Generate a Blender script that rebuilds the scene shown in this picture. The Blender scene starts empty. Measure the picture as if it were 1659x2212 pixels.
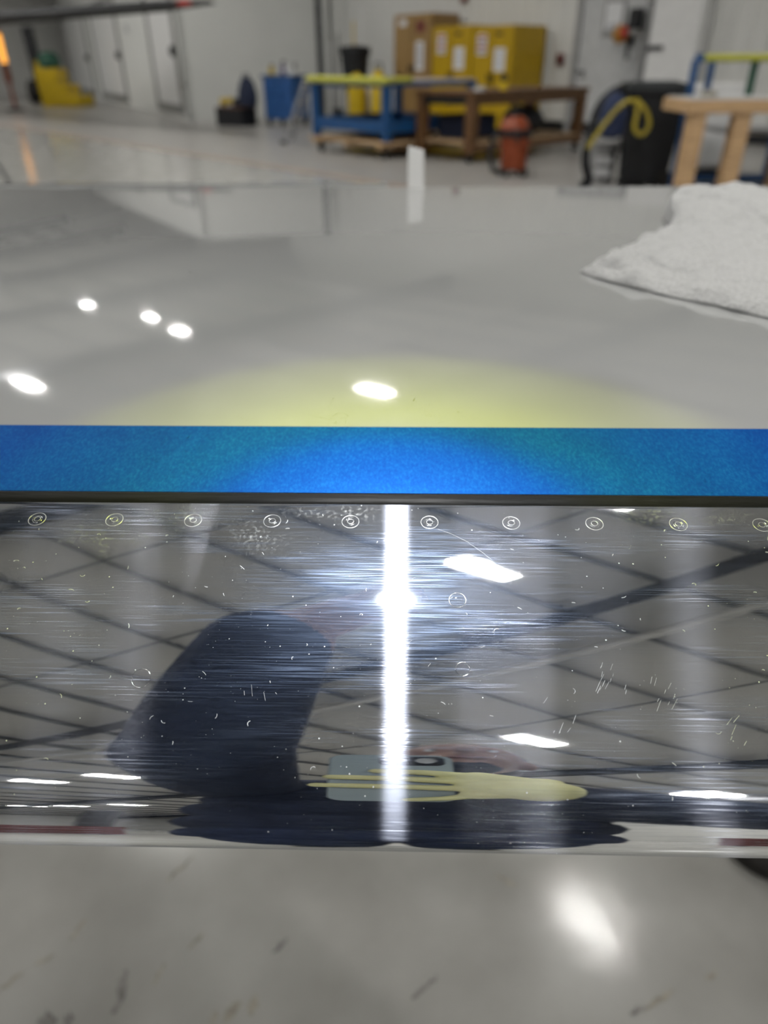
import bpy, bmesh, math, random
import numpy as np
from math import sin, cos, pi, radians, tan, atan2, sqrt, hypot
from mathutils import Vector, Matrix, noise
random.seed(7)
SC = bpy.context.scene
COL = SC.collection
# ------------------------------------------------------------------ camera
CAMZ = 1.15
F = 1531.0; W, H = 1659, 2212
PITCH, YAW, ROLL = radians(32.25), radians(1.5), radians(0.35)
CAM = Vector((0, 0, CAMZ))
FWD = Vector((-sin(YAW)*cos(PITCH), cos(YAW)*cos(PITCH), -sin(PITCH)))
RIGHT = Vector((cos(YAW), sin(YAW), 0)); UP = RIGHT.cross(FWD)
_q = Matrix.Rotation(ROLL, 3, FWD)
RIGHT = _q @ RIGHT; UP = _q @ UP
cd = bpy.data.cameras.new('camera'); cam = bpy.data.objects.new('camera', cd); COL.objects.link(cam)
cam.matrix_world = Matrix(((RIGHT.x, UP.x, -FWD.x, 0), (RIGHT.y, UP.y, -FWD.y, 0), (RIGHT.z, UP.z, -FWD.z, CAMZ), (0, 0, 0, 1)))
cd.sensor_fit = 'HORIZONTAL'; cd.sensor_width = 26.0; cd.lens = F/W*26.0
cd.clip_start = 0.004; cd.clip_end = 200
cd.dof.use_dof = True; cd.dof.focus_distance = 0.232; cd.dof.aperture_fstop = cd.lens/3.2
SC.camera = cam
# ------------------------------------------------------------------ world, exposure
wd = bpy.data.worlds.new('world'); SC.world = wd; wd.use_nodes = True
wd.node_tree.nodes['Background'].inputs[0].default_value = (0.55, 0.6, 0.65, 1)
wd.node_tree.nodes['Background'].inputs[1].default_value = 0.3
SC.view_settings.view_transform = 'Standard'; SC.view_settings.look = 'None'
SC.view_settings.exposure = 0.0; SC.view_settings.gamma = 1.0
SC.view_settings.use_curve_mapping = False
SC.cycles.use_denoising = True
SC.cycles.max_bounces = 4; SC.cycles.glossy_bounces = 3; SC.cycles.diffuse_bounces = 2
SC.cycles.use_adaptive_sampling = True; SC.cycles.adaptive_threshold = 0.08; SC.cycles.adaptive_min_samples = 8; SC.cycles.use_light_tree = False
SC.cycles.caustics_reflective = True; SC.cycles.blur_glossy = 1.0; SC.cycles.caustics_refractive = False
SC.cycles.sample_clamp_indirect = 6.0
LAMP_POWER = 200.0      # radiance of the hangar's LED panels
TORCH_POWER = 7.0      # watts of the hand torch's spot

# ------------------------------------------------------------------ frame of the hangar: U along the purlins, V along the rafters
ANG = radians(-47)
U = Vector((cos(ANG), sin(ANG), 0)); V = Vector((-sin(ANG), cos(ANG), 0))
V_FAR, V_BACK, S_LEFT, S_RIGHT = 13.42, -28.0, -42.0, 17.0
V_DEEP, S_STEP = 24.0, -19.6                           # left of S_STEP the hangar is deeper
V_RIDGE, Z_RIDGE, SLOPE = -6.0, 9.5, 0.17
def roof_z(v): return Z_RIDGE - SLOPE*abs(v - V_RIDGE)
def uv(s, v, z=0): return U*s + V*v + Vector((0, 0, z))
def bearing(px): return 0.000553*(px - 871)          # x/y of a sight line
def s_on(px, v):                                     # where a sight line meets the line v = const
    k = bearing(px); return (k*V.y*v - V.x*v)/(U.x - k*U.y)
def zat(py, Y): return CAMZ - (py - 140)*0.000475*Y   # height at distance Y
def at(px, py, Y): return Vector((bearing(px)*Y, Y, zat(py, Y)))
def flo(px, py):
    d = FWD + RIGHT*((px - W/2)/F) - UP*((py - H/2)/F)
    p = CAM - d*(CAMZ/d.z); return Vector((p.x, p.y, 0))

# ------------------------------------------------------------------ mesh builder
class MB:
    def __init__(s): s.v = []; s.f = []; s.uv = None
    def add(s, vs, fs):
        o = len(s.v); s.v += [tuple(p) for p in vs]; s.f += [tuple(i+o for i in f) for f in fs]; return s
    def box(s, c, size, rz=0, taper=1.0, tilt=None):
        hx, hy, hz = size[0]/2, size[1]/2, size[2]/2
        R = Matrix.Rotation(rz, 3, 'Z')
        if tilt: R = R @ Matrix.Rotation(tilt[1], 3, tilt[0])
        vs = []
        for z, k in ((-hz, taper), (hz, 1.0)):
            for x, y in ((-hx, -hy), (hx, -hy), (hx, hy), (-hx, hy)):
                vs.append(R @ Vector((x*k, y*k, z)) + Vector(c))
        return s.add(vs, [(3,2,1,0),(4,5,6,7),(0,1,5,4),(1,2,6,5),(2,3,7,6),(3,0,4,7)])
    def bar(s, a, b, w, h=None, upv=(0,0,1)):
        a, b = Vector(a), Vector(b); h = h or w
        d = (b-a).normalized(); x = d.cross(Vector(upv))
        if x.length < 1e-4: x = d.cross(Vector((1,0,0)))
        x.normalize(); y = x.cross(d).normalized()
        vs = [p + x*sx*w/2 + y*sy*h/2 for p in (a, b) for sx, sy in ((-1,-1),(1,-1),(1,1),(-1,1))]
        return s.add(vs, [(0,1,2,3),(7,6,5,4),(0,4,5,1),(1,5,6,2),(2,6,7,3),(3,7,4,0)])
    def cyl(s, a, b, r0, r1=None, n=16, caps=True):
        return s.tube([a, b], [r0, r0 if r1 is None else r1], n, caps)
    def tube(s, pts, r, n=10, caps=True):
        pts = [Vector(p) for p in pts]; m = len(pts)
        rs = r if isinstance(r, (list, tuple)) else [r]*m
        t0 = (pts[1]-pts[0]).normalized()
        x = t0.cross(Vector((0,0,1)))
        if x.length < 1e-3: x = Vector((1,0,0))
        x.normalize(); vs = []
        for i in range(m):
            t = (pts[min(i+1,m-1)] - pts[max(i-1,0)]).normalized()
            x = (x - t*x.dot(t)).normalized(); y = t.cross(x)
            for k in range(n):
                a = 2*pi*k/n; vs.append(pts[i] + (x*cos(a) + y*sin(a))*rs[i])
        fs = [(i*n+k, i*n+(k+1)%n, (i+1)*n+(k+1)%n, (i+1)*n+k) for i in range(m-1) for k in range(n)]
        if caps: fs += [tuple(range(n-1,-1,-1)), tuple((m-1)*n+k for k in range(n))]
        return s.add(vs, fs)
    def lathe(s, c, prof, n=20, sx=1, sy=1):
        c = Vector(c); vs = []; m = len(prof)
        for r, z in prof:
            for k in range(n):
                a = 2*pi*k/n; vs.append(c + Vector((r*cos(a)*sx, r*sin(a)*sy, z)))
        fs = [(i*n+k, i*n+(k+1)%n, (i+1)*n+(k+1)%n, (i+1)*n+k) for i in range(m-1) for k in range(n)]
        fs += [tuple(range(n-1,-1,-1)), tuple((m-1)*n+k for k in range(n))]
        return s.add(vs, fs)
    def ball(s, c, r, n=16, m=10):
        r = r if isinstance(r, (tuple, list)) else (r,r,r)
        prof = [(sin(pi*i/m), -cos(pi*i/m)) for i in range(1, m)]
        vs = [Vector(c) + Vector((p*cos(2*pi*k/n)*r[0], p*sin(2*pi*k/n)*r[1], z*r[2])) for p, z in prof for k in range(n)]
        mm = len(prof)
        fs = [(i*n+k, i*n+(k+1)%n, (i+1)*n+(k+1)%n, (i+1)*n+k) for i in range(mm-1) for k in range(n)]
        vs += [Vector(c)-Vector((0,0,r[2])), Vector(c)+Vector((0,0,r[2]))]
        b = mm*n
        fs += [(b, (k+1)%n, k) for k in range(n)] + [(b+1, (mm-1)*n+k, (mm-1)*n+(k+1)%n) for k in range(n)]
        return s.add(vs, fs)
    def extrude_x(s, prof, x0, x1, nx=1, close=True):
        m = len(prof); vs = [(x0+(x1-x0)*i/nx, y, z) for i in range(nx+1) for y, z in prof]
        e = m if close else m-1
        fs = [(i*m+k, (i+1)*m+k, (i+1)*m+(k+1)%m, i*m+(k+1)%m) for i in range(nx) for k in range(e)]
        if close: fs += [tuple(range(m)), tuple(nx*m+k for k in range(m-1,-1,-1))]
        return s.add(vs, fs)
    def build(s, name, mat, parent=None, smooth=False, bevel=0, kind=None, loc=None, rz=0):
        me = bpy.data.meshes.new(name); me.from_pydata(s.v, [], s.f); me.update()
        bm = bmesh.new(); bm.from_mesh(me); bmesh.ops.recalc_face_normals(bm, faces=bm.faces); bm.to_mesh(me); bm.free()
        if s.uv:
            l = me.uv_layers.new(name='UVMap')
            for lp in me.loops: l.data[lp.index].uv = s.uv[lp.vertex_index]
        for m in (mat if isinstance(mat, (list, tuple)) else [mat]): me.materials.append(m)
        if smooth:
            me.shade_smooth() if hasattr(me, 'shade_smooth') else None
            if smooth == 'auto': me.set_sharp_from_angle(angle=radians(35))
        o = bpy.data.objects.new(name, me); COL.objects.link(o)
        if bevel:
            b = o.modifiers.new('bevel', 'BEVEL'); b.width = bevel; b.segments = 2; b.limit_method = 'ANGLE'; b.harden_normals = False
        if parent: o.parent = parent
        if loc is not None: o.location = loc
        if rz: o.rotation_euler = (0, 0, rz)
        if kind: o['kind'] = kind
        return o
def tag(o, label, cat, group=None):
    o['label'] = label; o['category'] = cat
    if group: o['group'] = group
    return o
def thing(name, label, cat, loc=(0,0,0), rz=0, group=None):
    o = bpy.data.objects.new(name, None); COL.objects.link(o); o.empty_display_size = 0.1
    o.location = loc; o.rotation_euler = (0, 0, rz); return tag(o, label, cat, group)
def struct(o): o['kind'] = 'structure'; return o

# ------------------------------------------------------------------ materials
def nn(nt, t, **kw):
    n = nt.nodes.new(t)
    for k, v in kw.items(): setattr(n, k, v)
    return n
def base_mat(name):
    m = bpy.data.materials.new(name); m.use_nodes = True; nt = m.node_tree; nt.nodes.clear()
    out = nn(nt, 'ShaderNodeOutputMaterial'); return m, nt, out
def ramp(nt, src, stops):
    r = nn(nt, 'ShaderNodeValToRGB'); e = r.color_ramp.elements
    while len(e) > 1: e.remove(e[-1])
    e[0].position, e[0].color = stops[0][0], stops[0][1]
    for p, c in stops[1:]:
        x = e.new(p); x.color = c
    nt.links.new(src, r.inputs[0]); return r.outputs[0]
def mat(name, col, rough=0.5, metal=0.0, var=0.12, scale=8.0, bump=0.0, bscale=60.0, coat=0.0, stretch=(1,1,1), emit=0.0, spec=0.5):
    m, nt, out = base_mat(name)
    p = nn(nt, 'ShaderNodeBsdfPrincipled'); L = nt.links
    tc = nn(nt, 'ShaderNodeTexCoord'); mp = nn(nt, 'ShaderNodeMapping'); mp.inputs['Scale'].default_value = stretch
    L.new(tc.outputs['Object'], mp.inputs[0])
    nz = nn(nt, 'ShaderNodeTexNoise'); nz.inputs['Scale'].default_value = scale; nz.inputs['Detail'].default_value = 4
    L.new(mp.outputs[0], nz.inputs['Vector'])
    a = tuple(max(0, c*(1-var)) for c in col)+(1,); b = tuple(min(1, c*(1+var)) for c in col)+(1,)
    L.new(ramp(nt, nz.outputs[0], [(0.3, a), (0.7, b)]), p.inputs['Base Color'])
    p.inputs['Roughness'].default_value = rough; p.inputs['Metallic'].default_value = metal
    p.inputs['Specular IOR Level'].default_value = spec; p.inputs['Coat Weight'].default_value = coat; p.inputs['Coat Roughness'].default_value = 0.03
    if bump:
        n2 = nn(nt, 'ShaderNodeTexNoise'); n2.inputs['Scale'].default_value = bscale; n2.inputs['Detail'].default_value = 3
        L.new(mp.outputs[0], n2.inputs['Vector'])
        bp = nn(nt, 'ShaderNodeBump'); bp.inputs['Strength'].default_value = bump; bp.inputs['Distance'].default_value = 0.01
        L.new(n2.outputs[0], bp.inputs['Height']); L.new(bp.outputs[0], p.inputs['Normal'])
    if emit:
        p.inputs['Emission Color'].default_value = (*col, 1); p.inputs['Emission Strength'].default_value = emit
    L.new(p.outputs[0], out.inputs[0]); return m
def math_(nt, op, a, b=None, clamp=False):
    n = nn(nt, 'ShaderNodeMath', operation=op, use_clamp=clamp)
    for i, x in enumerate((a, b)):
        if x is None: continue
        if isinstance(x, (int, float)): n.inputs[i].default_value = x
        else: nt.links.new(x, n.inputs[i])
    return n.outputs[0]

def polished_metal():
    m, nt, out = base_mat('polished_aluminium'); L = nt.links
    u = nn(nt, 'ShaderNodeUVMap'); u.uv_map = 'UVMap'
    def nz(scale, det=2, sc=1.0, rot=0):
        mp = nn(nt, 'ShaderNodeMapping'); mp.inputs['Scale'].default_value = (*scale, 1); mp.inputs['Rotation'].default_value = (0, 0, rot)
        L.new(u.outputs[0], mp.inputs[0]); n = nn(nt, 'ShaderNodeTexNoise'); n.inputs['Scale'].default_value = sc; n.inputs['Detail'].default_value = det
        L.new(mp.outputs[0], n.inputs['Vector']); return n.outputs[0]
    lines = nz((22, 5200), 3); lines2 = nz((40, 2600), 2, rot=0.03)
    patch = nz((9, 55), 3)                                          # where the polishing scratches lie
    patchm = ramp(nt, patch, [(0.45, (0,0,0,1)), (0.62, (1,1,1,1))])
    bmp = nn(nt, 'ShaderNodeBump'); bmp.inputs['Strength'].default_value = 0.10; bmp.inputs['Distance'].default_value = 0.00003
    L.new(math_(nt, 'MULTIPLY', lines, math_(nt, 'ADD', math_(nt, 'MULTIPLY', patchm, 0.9), 0.03)), bmp.inputs['Height'])
    tan_ = nn(nt, 'ShaderNodeCombineXYZ'); tan_.inputs[0].default_value = 1.0
    def gl(col, r, an, bump=True):
        g = nn(nt, 'ShaderNodeBsdfAnisotropic'); g.distribution = 'GGX'; g.inputs['Color'].default_value = (*col, 1)
        g.inputs['Roughness'].default_value = r; g.inputs['Anisotropy'].default_value = an
        L.new(tan_.outputs[0], g.inputs['Tangent'])
        if bump: L.new(bmp.outputs[0], g.inputs['Normal'])
        return g
    mirror = gl((0.80, 0.81, 0.82), 0.025, 0.0)
    streak = gl((0.78, 0.83, 1.0), 0.25, 0.93)
    halo = gl((0.50, 0.66, 1.0), 0.40, 0.0, False)
    mx = nn(nt, 'ShaderNodeMixShader'); L.new(mirror.outputs[0], mx.inputs[1]); L.new(streak.outputs[0], mx.inputs[2])
    sf = math_(nt, 'ADD', math_(nt, 'MULTIPLY', ramp(nt, lines2, [(0.52, (0,0,0,1)), (0.75, (1,1,1,1))]), math_(nt, 'ADD', math_(nt, 'MULTIPLY', patchm, 0.50), 0.05)), 0.055)
    L.new(sf, mx.inputs[0])
    mx1 = nn(nt, 'ShaderNodeMixShader')
    hm = ramp(nt, lines2, [(0.46, (0,0,0,1)), (0.66, (1,1,1,1))])
    L.new(math_(nt, 'ADD', math_(nt, 'MULTIPLY', hm, math_(nt, 'ADD', math_(nt, 'MULTIPLY', patchm, 0.11), 0.02)), 0.013), mx1.inputs[0])
    L.new(mx.outputs[0], mx1.inputs[1]); L.new(halo.outputs[0], mx1.inputs[2])
    # dust specks
    vo = nn(nt, 'ShaderNodeTexVoronoi'); vo.inputs['Scale'].default_value = 430; L.new(u.outputs[0], vo.inputs['Vector'])
    sep = nn(nt, 'ShaderNodeSeparateColor'); L.new(vo.outputs['Color'], sep.inputs[0])
    rad = math_(nt, 'MULTIPLY', math_(nt, 'POWER', sep.outputs[0], 6.0), 0.12)
    speck = math_(nt, 'LESS_THAN', vo.outputs['Distance'], rad)
    # finger smudges
    sm = None
    for (cx, cy, rx, ry) in SMUDGES:
        mp = nn(nt, 'ShaderNodeMapping'); mp.inputs['Location'].default_value = (-cx/rx, -cy/ry, 0); mp.inputs['Scale'].default_value = (1/rx, 1/ry, 1)
        L.new(u.outputs[0], mp.inputs[0]); ln = nn(nt, 'ShaderNodeVectorMath', operation='LENGTH'); L.new(mp.outputs[0], ln.inputs[0])
        d = math_(nt, 'SUBTRACT', 1.0, ln.outputs['Value'], True); sm = d if sm is None else math_(nt, 'MAXIMUM', sm, d)
    grain = ramp(nt, nz((700, 700), 4), [(0.5, (0,0,0,1)), (0.72, (1,1,1,1))])
    blot = ramp(nt, nz((60, 90), 2), [(0.42, (0,0,0,1)), (0.6, (1,1,1,1))])
    smf = math_(nt, 'MULTIPLY', math_(nt, 'MULTIPLY', math_(nt, 'MULTIPLY', sm, grain), blot), 0.75, True)
    dust = nn(nt, 'ShaderNodeBsdfDiffuse'); dust.inputs[0].default_value = (0.62, 0.64, 0.64, 1)
    mx2 = nn(nt, 'ShaderNodeMixShader')
    L.new(math_(nt, 'MAXIMUM', math_(nt, 'MULTIPLY', speck, 0.75), math_(nt, 'MULTIPLY', smf, 0.55)), mx2.inputs[0])
    L.new(mx1.outputs[0], mx2.inputs[1]); L.new(dust.outputs[0], mx2.inputs[2])
    L.new(mx2.outputs[0], out.inputs[0]); return m

def tape_mat():
    m, nt, out = base_mat('blue_crepe_paper'); L = nt.links
    p = nn(nt, 'ShaderNodeBsdfPrincipled'); tc = nn(nt, 'ShaderNodeTexCoord')
    mp = nn(nt, 'ShaderNodeMapping'); mp.inputs['Scale'].default_value = (1, 0.55, 1); L.new(tc.outputs['Object'], mp.inputs[0])
    n1 = nn(nt, 'ShaderNodeTexNoise'); n1.inputs['Scale'].default_value = 900; n1.inputs['Detail'].default_value = 4; n1.inputs['Roughness'].default_value = 0.7; L.new(mp.outputs[0], n1.inputs['Vector'])
    n2 = nn(nt, 'ShaderNodeTexNoise'); n2.inputs['Scale'].default_value = 60; L.new(mp.outputs[0], n2.inputs['Vector'])
    h = math_(nt, 'ADD', math_(nt, 'MULTIPLY', n1.outputs[0], 0.8), math_(nt, 'MULTIPLY', n2.outputs[0], 0.2))
    L.new(ramp(nt, h, [(0.34, (0.0, 0.056, 0.29, 1)), (0.5, (0.0, 0.082, 0.345, 1)), (0.68, (0.004, 0.130, 0.42, 1))]), p.inputs['Base Color'])
    p.inputs['Roughness'].default_value = 0.7; p.inputs['Specular IOR Level'].default_value = 0.12
    bp = nn(nt, 'ShaderNodeBump'); bp.inputs['Strength'].default_value = 0.35; bp.inputs['Distance'].default_value = 0.0002
    L.new(n1.outputs[0], bp.inputs['Height']); L.new(bp.outputs[0], p.inputs['Normal']); L.new(p.outputs[0], out.inputs[0]); return m

def floor_mat():
    m, nt, out = base_mat('sealed_concrete'); L = nt.links
    p = nn(nt, 'ShaderNodeBsdfPrincipled'); tc = nn(nt, 'ShaderNodeTexCoord')
    def nz(s, d=4, st=(1,1,1)):
        mp = nn(nt, 'ShaderNodeMapping'); mp.inputs['Scale'].default_value = st; L.new(tc.outputs['Object'], mp.inputs[0])
        n = nn(nt, 'ShaderNodeTexNoise'); n.inputs['Scale'].default_value = s; n.inputs['Detail'].default_value = d; L.new(mp.outputs[0], n.inputs['Vector']); return n.outputs[0]
    a = ramp(nt, nz(4.5, 5), [(0.32, (0.37, 0.362, 0.335, 1)), (0.68, (0.49, 0.485, 0.46, 1))])
    b = ramp(nt, nz(2.2, 5), [(0.3, (0.33, 0.317, 0.298, 1)), (0.7, (0.40, 0.388, 0.365, 1))])
    dt = nn(nt, 'ShaderNodeVectorMath', operation='DOT_PRODUCT'); dt.inputs[1].default_value = (V.x, V.y, 0); L.new(tc.outputs['Object'], dt.inputs[0])
    step = math_(nt, 'GREATER_THAN', dt.outputs['Value'], V_LINE)
    mx = nn(nt, 'ShaderNodeMix', data_type='RGBA'); L.new(step, mx.inputs[0]); L.new(a, mx.inputs[6]); L.new(b, mx.inputs[7])
    L.new(mx.outputs[2], p.inputs['Base Color']); p.inputs['Specular IOR Level'].default_value = 0.3
    r = math_(nt, 'ADD', math_(nt, 'MULTIPLY', step, 0.16), math_(nt, 'ADD', math_(nt, 'MULTIPLY', nz(3.0), 0.10), 0.09))
    L.new(r, p.inputs['Roughness'])
    bp = nn(nt, 'ShaderNodeBump'); bp.inputs['Strength'].default_value = 0.06; bp.inputs['Distance'].default_value = 0.01; L.new(nz(9, 3), bp.inputs['Height']); L.new(bp.outputs[0], p.inputs['Normal'])
    L.new(p.outputs[0], out.inputs[0]); return m

def towel_mat():
    m, nt, out = base_mat('white_terry'); L = nt.links
    p = nn(nt, 'ShaderNodeBsdfPrincipled'); tc = nn(nt, 'ShaderNodeTexCoord')
    n1 = nn(nt, 'ShaderNodeTexNoise'); n1.inputs['Scale'].default_value = 620; n1.inputs['Detail'].default_value = 3; L.new(tc.outputs['Object'], n1.inputs['Vector'])
    L.new(ramp(nt, n1.outputs[0], [(0.3, (0.46, 0.463, 0.46, 1)), (0.7, (0.63, 0.633, 0.63, 1))]), p.inputs['Base Color'])
    p.inputs['Roughness'].default_value = 0.95; p.inputs['Specular IOR Level'].default_value = 0.1
    p.inputs['Sheen Weight'].default_value = 0.3
    bp = nn(nt, 'ShaderNodeBump'); bp.inputs['Strength'].default_value = 0.8; bp.inputs['Distance'].default_value = 0.0015
    L.new(n1.outputs[0], bp.inputs['Height']); L.new(bp.outputs[0], p.inputs['Normal']); L.new(p.outputs[0], out.inputs[0]); return m

def lamp_mat():
    m, nt, out = base_mat('led_diffuser'); e = nn(nt, 'ShaderNodeEmission')
    e.inputs[0].default_value = (1.0, 0.985, 0.95, 1); e.inputs[1].default_value = LAMP_POWER
    nt.links.new(e.outputs[0], out.inputs[0]); return m
def glow_mat(name, col, s):
    m, nt, out = base_mat(name); e = nn(nt, 'ShaderNodeEmission'); e.inputs[0].default_value = (*col, 1); e.inputs[1].default_value = s
    nt.links.new(e.outputs[0], out.inputs[0]); return m

V_LINE = 5.9
SMUDGES = [(-0.052, 0.015, 0.016, 0.012), (-0.105, 0.018, 0.018, 0.012), (-0.090, 0.010, 0.006, 0.012), (0.10, 0.004, 0.05, 0.006), (-0.075, 0.008, 0.012, 0.010), (-0.02, 0.004, 0.03, 0.005)]
MT = dict(
    white_paint=mat('white_gloss_paint', (0.40, 0.407, 0.405), 0.06, 0, 0.01, 3, coat=0.6),
    seal=mat('black_sealant', (0.009, 0.009, 0.0085), 0.5, 0, 0.25, 40, bump=0.15, bscale=150, stretch=(0.1, 1, 1), spec=0.12),
    rivet=mat('rivet_aluminium', (0.72, 0.73, 0.74), 0.12, 1.0, 0.05, 200),
    rivet_edge=mat('rivet_edge', (0.72, 0.73, 0.74), 0.35, 0.85, 0.05, 200),
    lint=mat('pale_lint', (0.85, 0.86, 0.86), 0.9, 0, 0.05),
    wall=mat('white_wall_panel', (0.70, 0.70, 0.67), 0.45, 0, 0.04, 1.2),
    wall2=mat('white_partition', (0.80, 0.81, 0.78), 0.5, 0, 0.03, 1.0),
    roof=mat('grey_roof_lining', (0.64, 0.63, 0.60), 0.6, 0, 0.06, 0.8),
    purlin=mat('grey_steel', (0.19, 0.19, 0.19), 0.5, 0.1, 0.15, 5),
    steel_dark=mat('dark_steel', (0.035, 0.036, 0.04), 0.5, 0.2, 0.2, 5),
    steel_pale=mat('pale_steel', (0.62, 0.61, 0.58), 0.45, 0.1, 0.08, 5),
    greyframe=mat('grey_door_frame', (0.25, 0.25, 0.24), 0.5, 0, 0.05),
    grey=mat('mid_grey', (0.33, 0.33, 0.33), 0.5, 0, 0.1),
    ltgrey=mat('light_grey', (0.55, 0.56, 0.56), 0.5, 0, 0.08),
    white=mat('plain_white', (0.78, 0.78, 0.77), 0.5, 0, 0.04),
    black=mat('black_plastic', (0.007, 0.008, 0.010), 0.6, 0, 0.3),
    rubber=mat('black_rubber', (0.02, 0.018, 0.016), 0.7, 0, 0.3, 30, bump=0.3),
    blue=mat('blue_enamel', (0.012, 0.075, 0.22), 0.4, 0, 0.15),
    blue_bin=mat('blue_plastic', (0.03, 0.11, 0.32), 0.45, 0, 0.12),
    navy=mat('navy_cloth', (0.020, 0.028, 0.060), 0.9, 0, 0.3, 20, bump=0.4, bscale=90),
    trouser=mat('dark_trousers', (0.024, 0.036, 0.085), 0.9, 0, 0.3, 20),
    yellow=mat('yellow_enamel', (0.50, 0.32, 0.006), 0.35, 0, 0.08),
    yellow_pl=mat('yellow_plastic', (0.60, 0.42, 0.01), 0.45, 0, 0.12),
    lime=mat('lime_foam', (0.50, 0.50, 0.07), 0.7, 0, 0.1),
    tan=mat('tan_enamel', (0.34, 0.21, 0.075), 0.5, 0, 0.1),
    wood=mat('pale_timber', (0.55, 0.36, 0.19), 0.55, 0, 0.22, 5, stretch=(1, 1, 8)),
    wood_d=mat('brown_timber', (0.13, 0.062, 0.022), 0.5, 0, 0.25, 5, stretch=(1, 1, 8)),
    ply=mat('plywood', (0.46, 0.31, 0.17), 0.6, 0, 0.2, 6, stretch=(3, 1, 1)),
    pinktop=mat('worn_bench_top', (0.60, 0.53, 0.46), 0.5, 0, 0.1),
    orange=mat('orange_plastic', (0.25, 0.046, 0.011), 0.4, 0, 0.1),
    red=mat('red_enamel', (0.42, 0.03, 0.02), 0.35, 0, 0.1),
    maroon=mat('dull_red', (0.16, 0.03, 0.025), 0.5, 0, 0.1),
    green_d=mat('dark_green', (0.015, 0.085, 0.05), 0.6, 0, 0.2),
    green=mat('green_plastic', (0.05, 0.35, 0.06), 0.5, 0, 0.1),
    paper=mat('printed_paper', (0.76, 0.77, 0.78), 0.7, 0, 0.03),
    ink=mat('printed_ink', (0.30, 0.30, 0.34), 0.7, 0, 0.3, 40),
    glove=mat('yellow_latex', (0.97, 0.91, 0.46), 0.5, 0, 0.08, 30, bump=0.15, bscale=120),
    skin=mat('skin', (0.26, 0.13, 0.09), 0.5, 0, 0.1, 20),
    hair=mat('dark_hair', (0.012, 0.010, 0.010), 0.5, 0, 0.3, 60),
    phone=mat('pale_blue_grey_glass', (0.42, 0.50, 0.53), 0.25, 0, 0.03),
    lens=mat('lens_glass', (0.01, 0.01, 0.012), 0.08, 0, 0.1),
    alu=mat('brushed_aluminium', (0.6, 0.6, 0.61), 0.3, 1.0, 0.05),
    scuff=mat('floor_scuff', (0.25, 0.24, 0.225), 0.6, 0, 0.35, 60),
    stain=mat('brown_floor_stain', (0.34, 0.315, 0.26), 0.5, 0, 0.3, 60),
    linepaint=mat('tan_floor_line', (0.40, 0.31, 0.25), 0.35, 0, 0.08),
)
MT['metal'] = polished_metal(); MT['tape'] = tape_mat(); MT['floor'] = floor_mat(); MT['towel'] = towel_mat(); MT['lamp'] = lamp_mat()
# ================================================================== SETTING
def quad(name, pts, m, t=0.1, n=None):
    pts = [Vector(p) for p in pts]; nrm = (pts[1]-pts[0]).cross(pts[3]-pts[0]).normalized()
    b = MB(); b.add(pts + [p - nrm*t for p in pts], [(0,1,2,3),(7,6,5,4),(0,4,5,1),(1,5,6,2),(2,6,7,3),(3,7,4,0)])
    return struct(b.build(name, m))
floor = quad('floor', [uv(S_LEFT, V_BACK), uv(S_RIGHT, V_BACK), uv(S_RIGHT, V_DEEP+.3), uv(S_LEFT, V_DEEP+.3)], MT['floor'], 0.15)
zf, zb, zd = roof_z(V_FAR), roof_z(V_BACK), roof_z(V_DEEP)
wall_far = quad('wall_far', [uv(S_STEP, V_FAR, 0), uv(S_RIGHT, V_FAR, 0), uv(S_RIGHT, V_FAR, zf), uv(S_STEP, V_FAR, zf)], MT['wall'], 0.15)
quad('wall_far_left', [uv(S_LEFT, V_DEEP, 0), uv(S_STEP, V_DEEP, 0), uv(S_STEP, V_DEEP, zd), uv(S_LEFT, V_DEEP, zd)], MT['wall'], 0.15)
quad('wall_return', [uv(S_STEP, V_DEEP, 0), uv(S_STEP, V_FAR, 0), uv(S_STEP, V_FAR, zf), uv(S_STEP, V_DEEP, zd)], MT['wall'], 0.15)
wall_back = quad('wall_back', [uv(S_RIGHT, V_BACK, 0), uv(S_LEFT, V_BACK, 0), uv(S_LEFT, V_BACK, zb), uv(S_RIGHT, V_BACK, zb)], MT['wall'], 0.15)
for nm, s, sg, ve in (('wall_left', S_LEFT, 1, V_DEEP), ('wall_right', S_RIGHT, -1, V_FAR)):
    b = MB(); pr = [(V_BACK, 0), (ve, 0), (ve, roof_z(ve)), (V_RIDGE, Z_RIDGE), (V_BACK, zb)]
    b.add([uv(s, v, z) for v, z in pr] + [uv(s-sg*.15, v, z) for v, z in pr], [(0,1,2,3,4),(9,8,7,6,5)] + [(i, (i+1)%5, 5+(i+1)%5, 5+i) for i in range(5)])
    struct(b.build(nm, MT['wall']))
b = MB(); rp = [(V_BACK, zb), (V_RIDGE, Z_RIDGE), (V_DEEP, zd)]
b.add([uv(s, v, z+dz) for s in (S_LEFT, S_RIGHT) for dz in (0, .12) for v, z in rp], [(0,1,7,6),(1,2,8,7),(3,9,10,4),(4,10,11,5),(0,3,4,1),(1,4,5,2),(6,7,10,9),(7,8,11,10),(0,6,9,3),(2,5,11,8)])
ceiling = struct(b.build('ceiling', MT['roof']))
v = V_BACK + 1.0; k = 0
pm = None
while v < V_FAR - .4:                                # purlins, each an object
    z = roof_z(v) - .10
    if pm is None:
        b = MB(); b.box((0,0,0), (S_RIGHT-S_LEFT-.2, .05, .20)); pm = b.build('purlin', MT['purlin'], ceiling); o = pm
    else:
        o = pm.copy(); COL.objects.link(o)
    o.location = uv((S_LEFT+S_RIGHT)/2, v, z); o.rotation_euler = (0, 0, ANG)
    v += 1.32
rafts = {}
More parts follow.
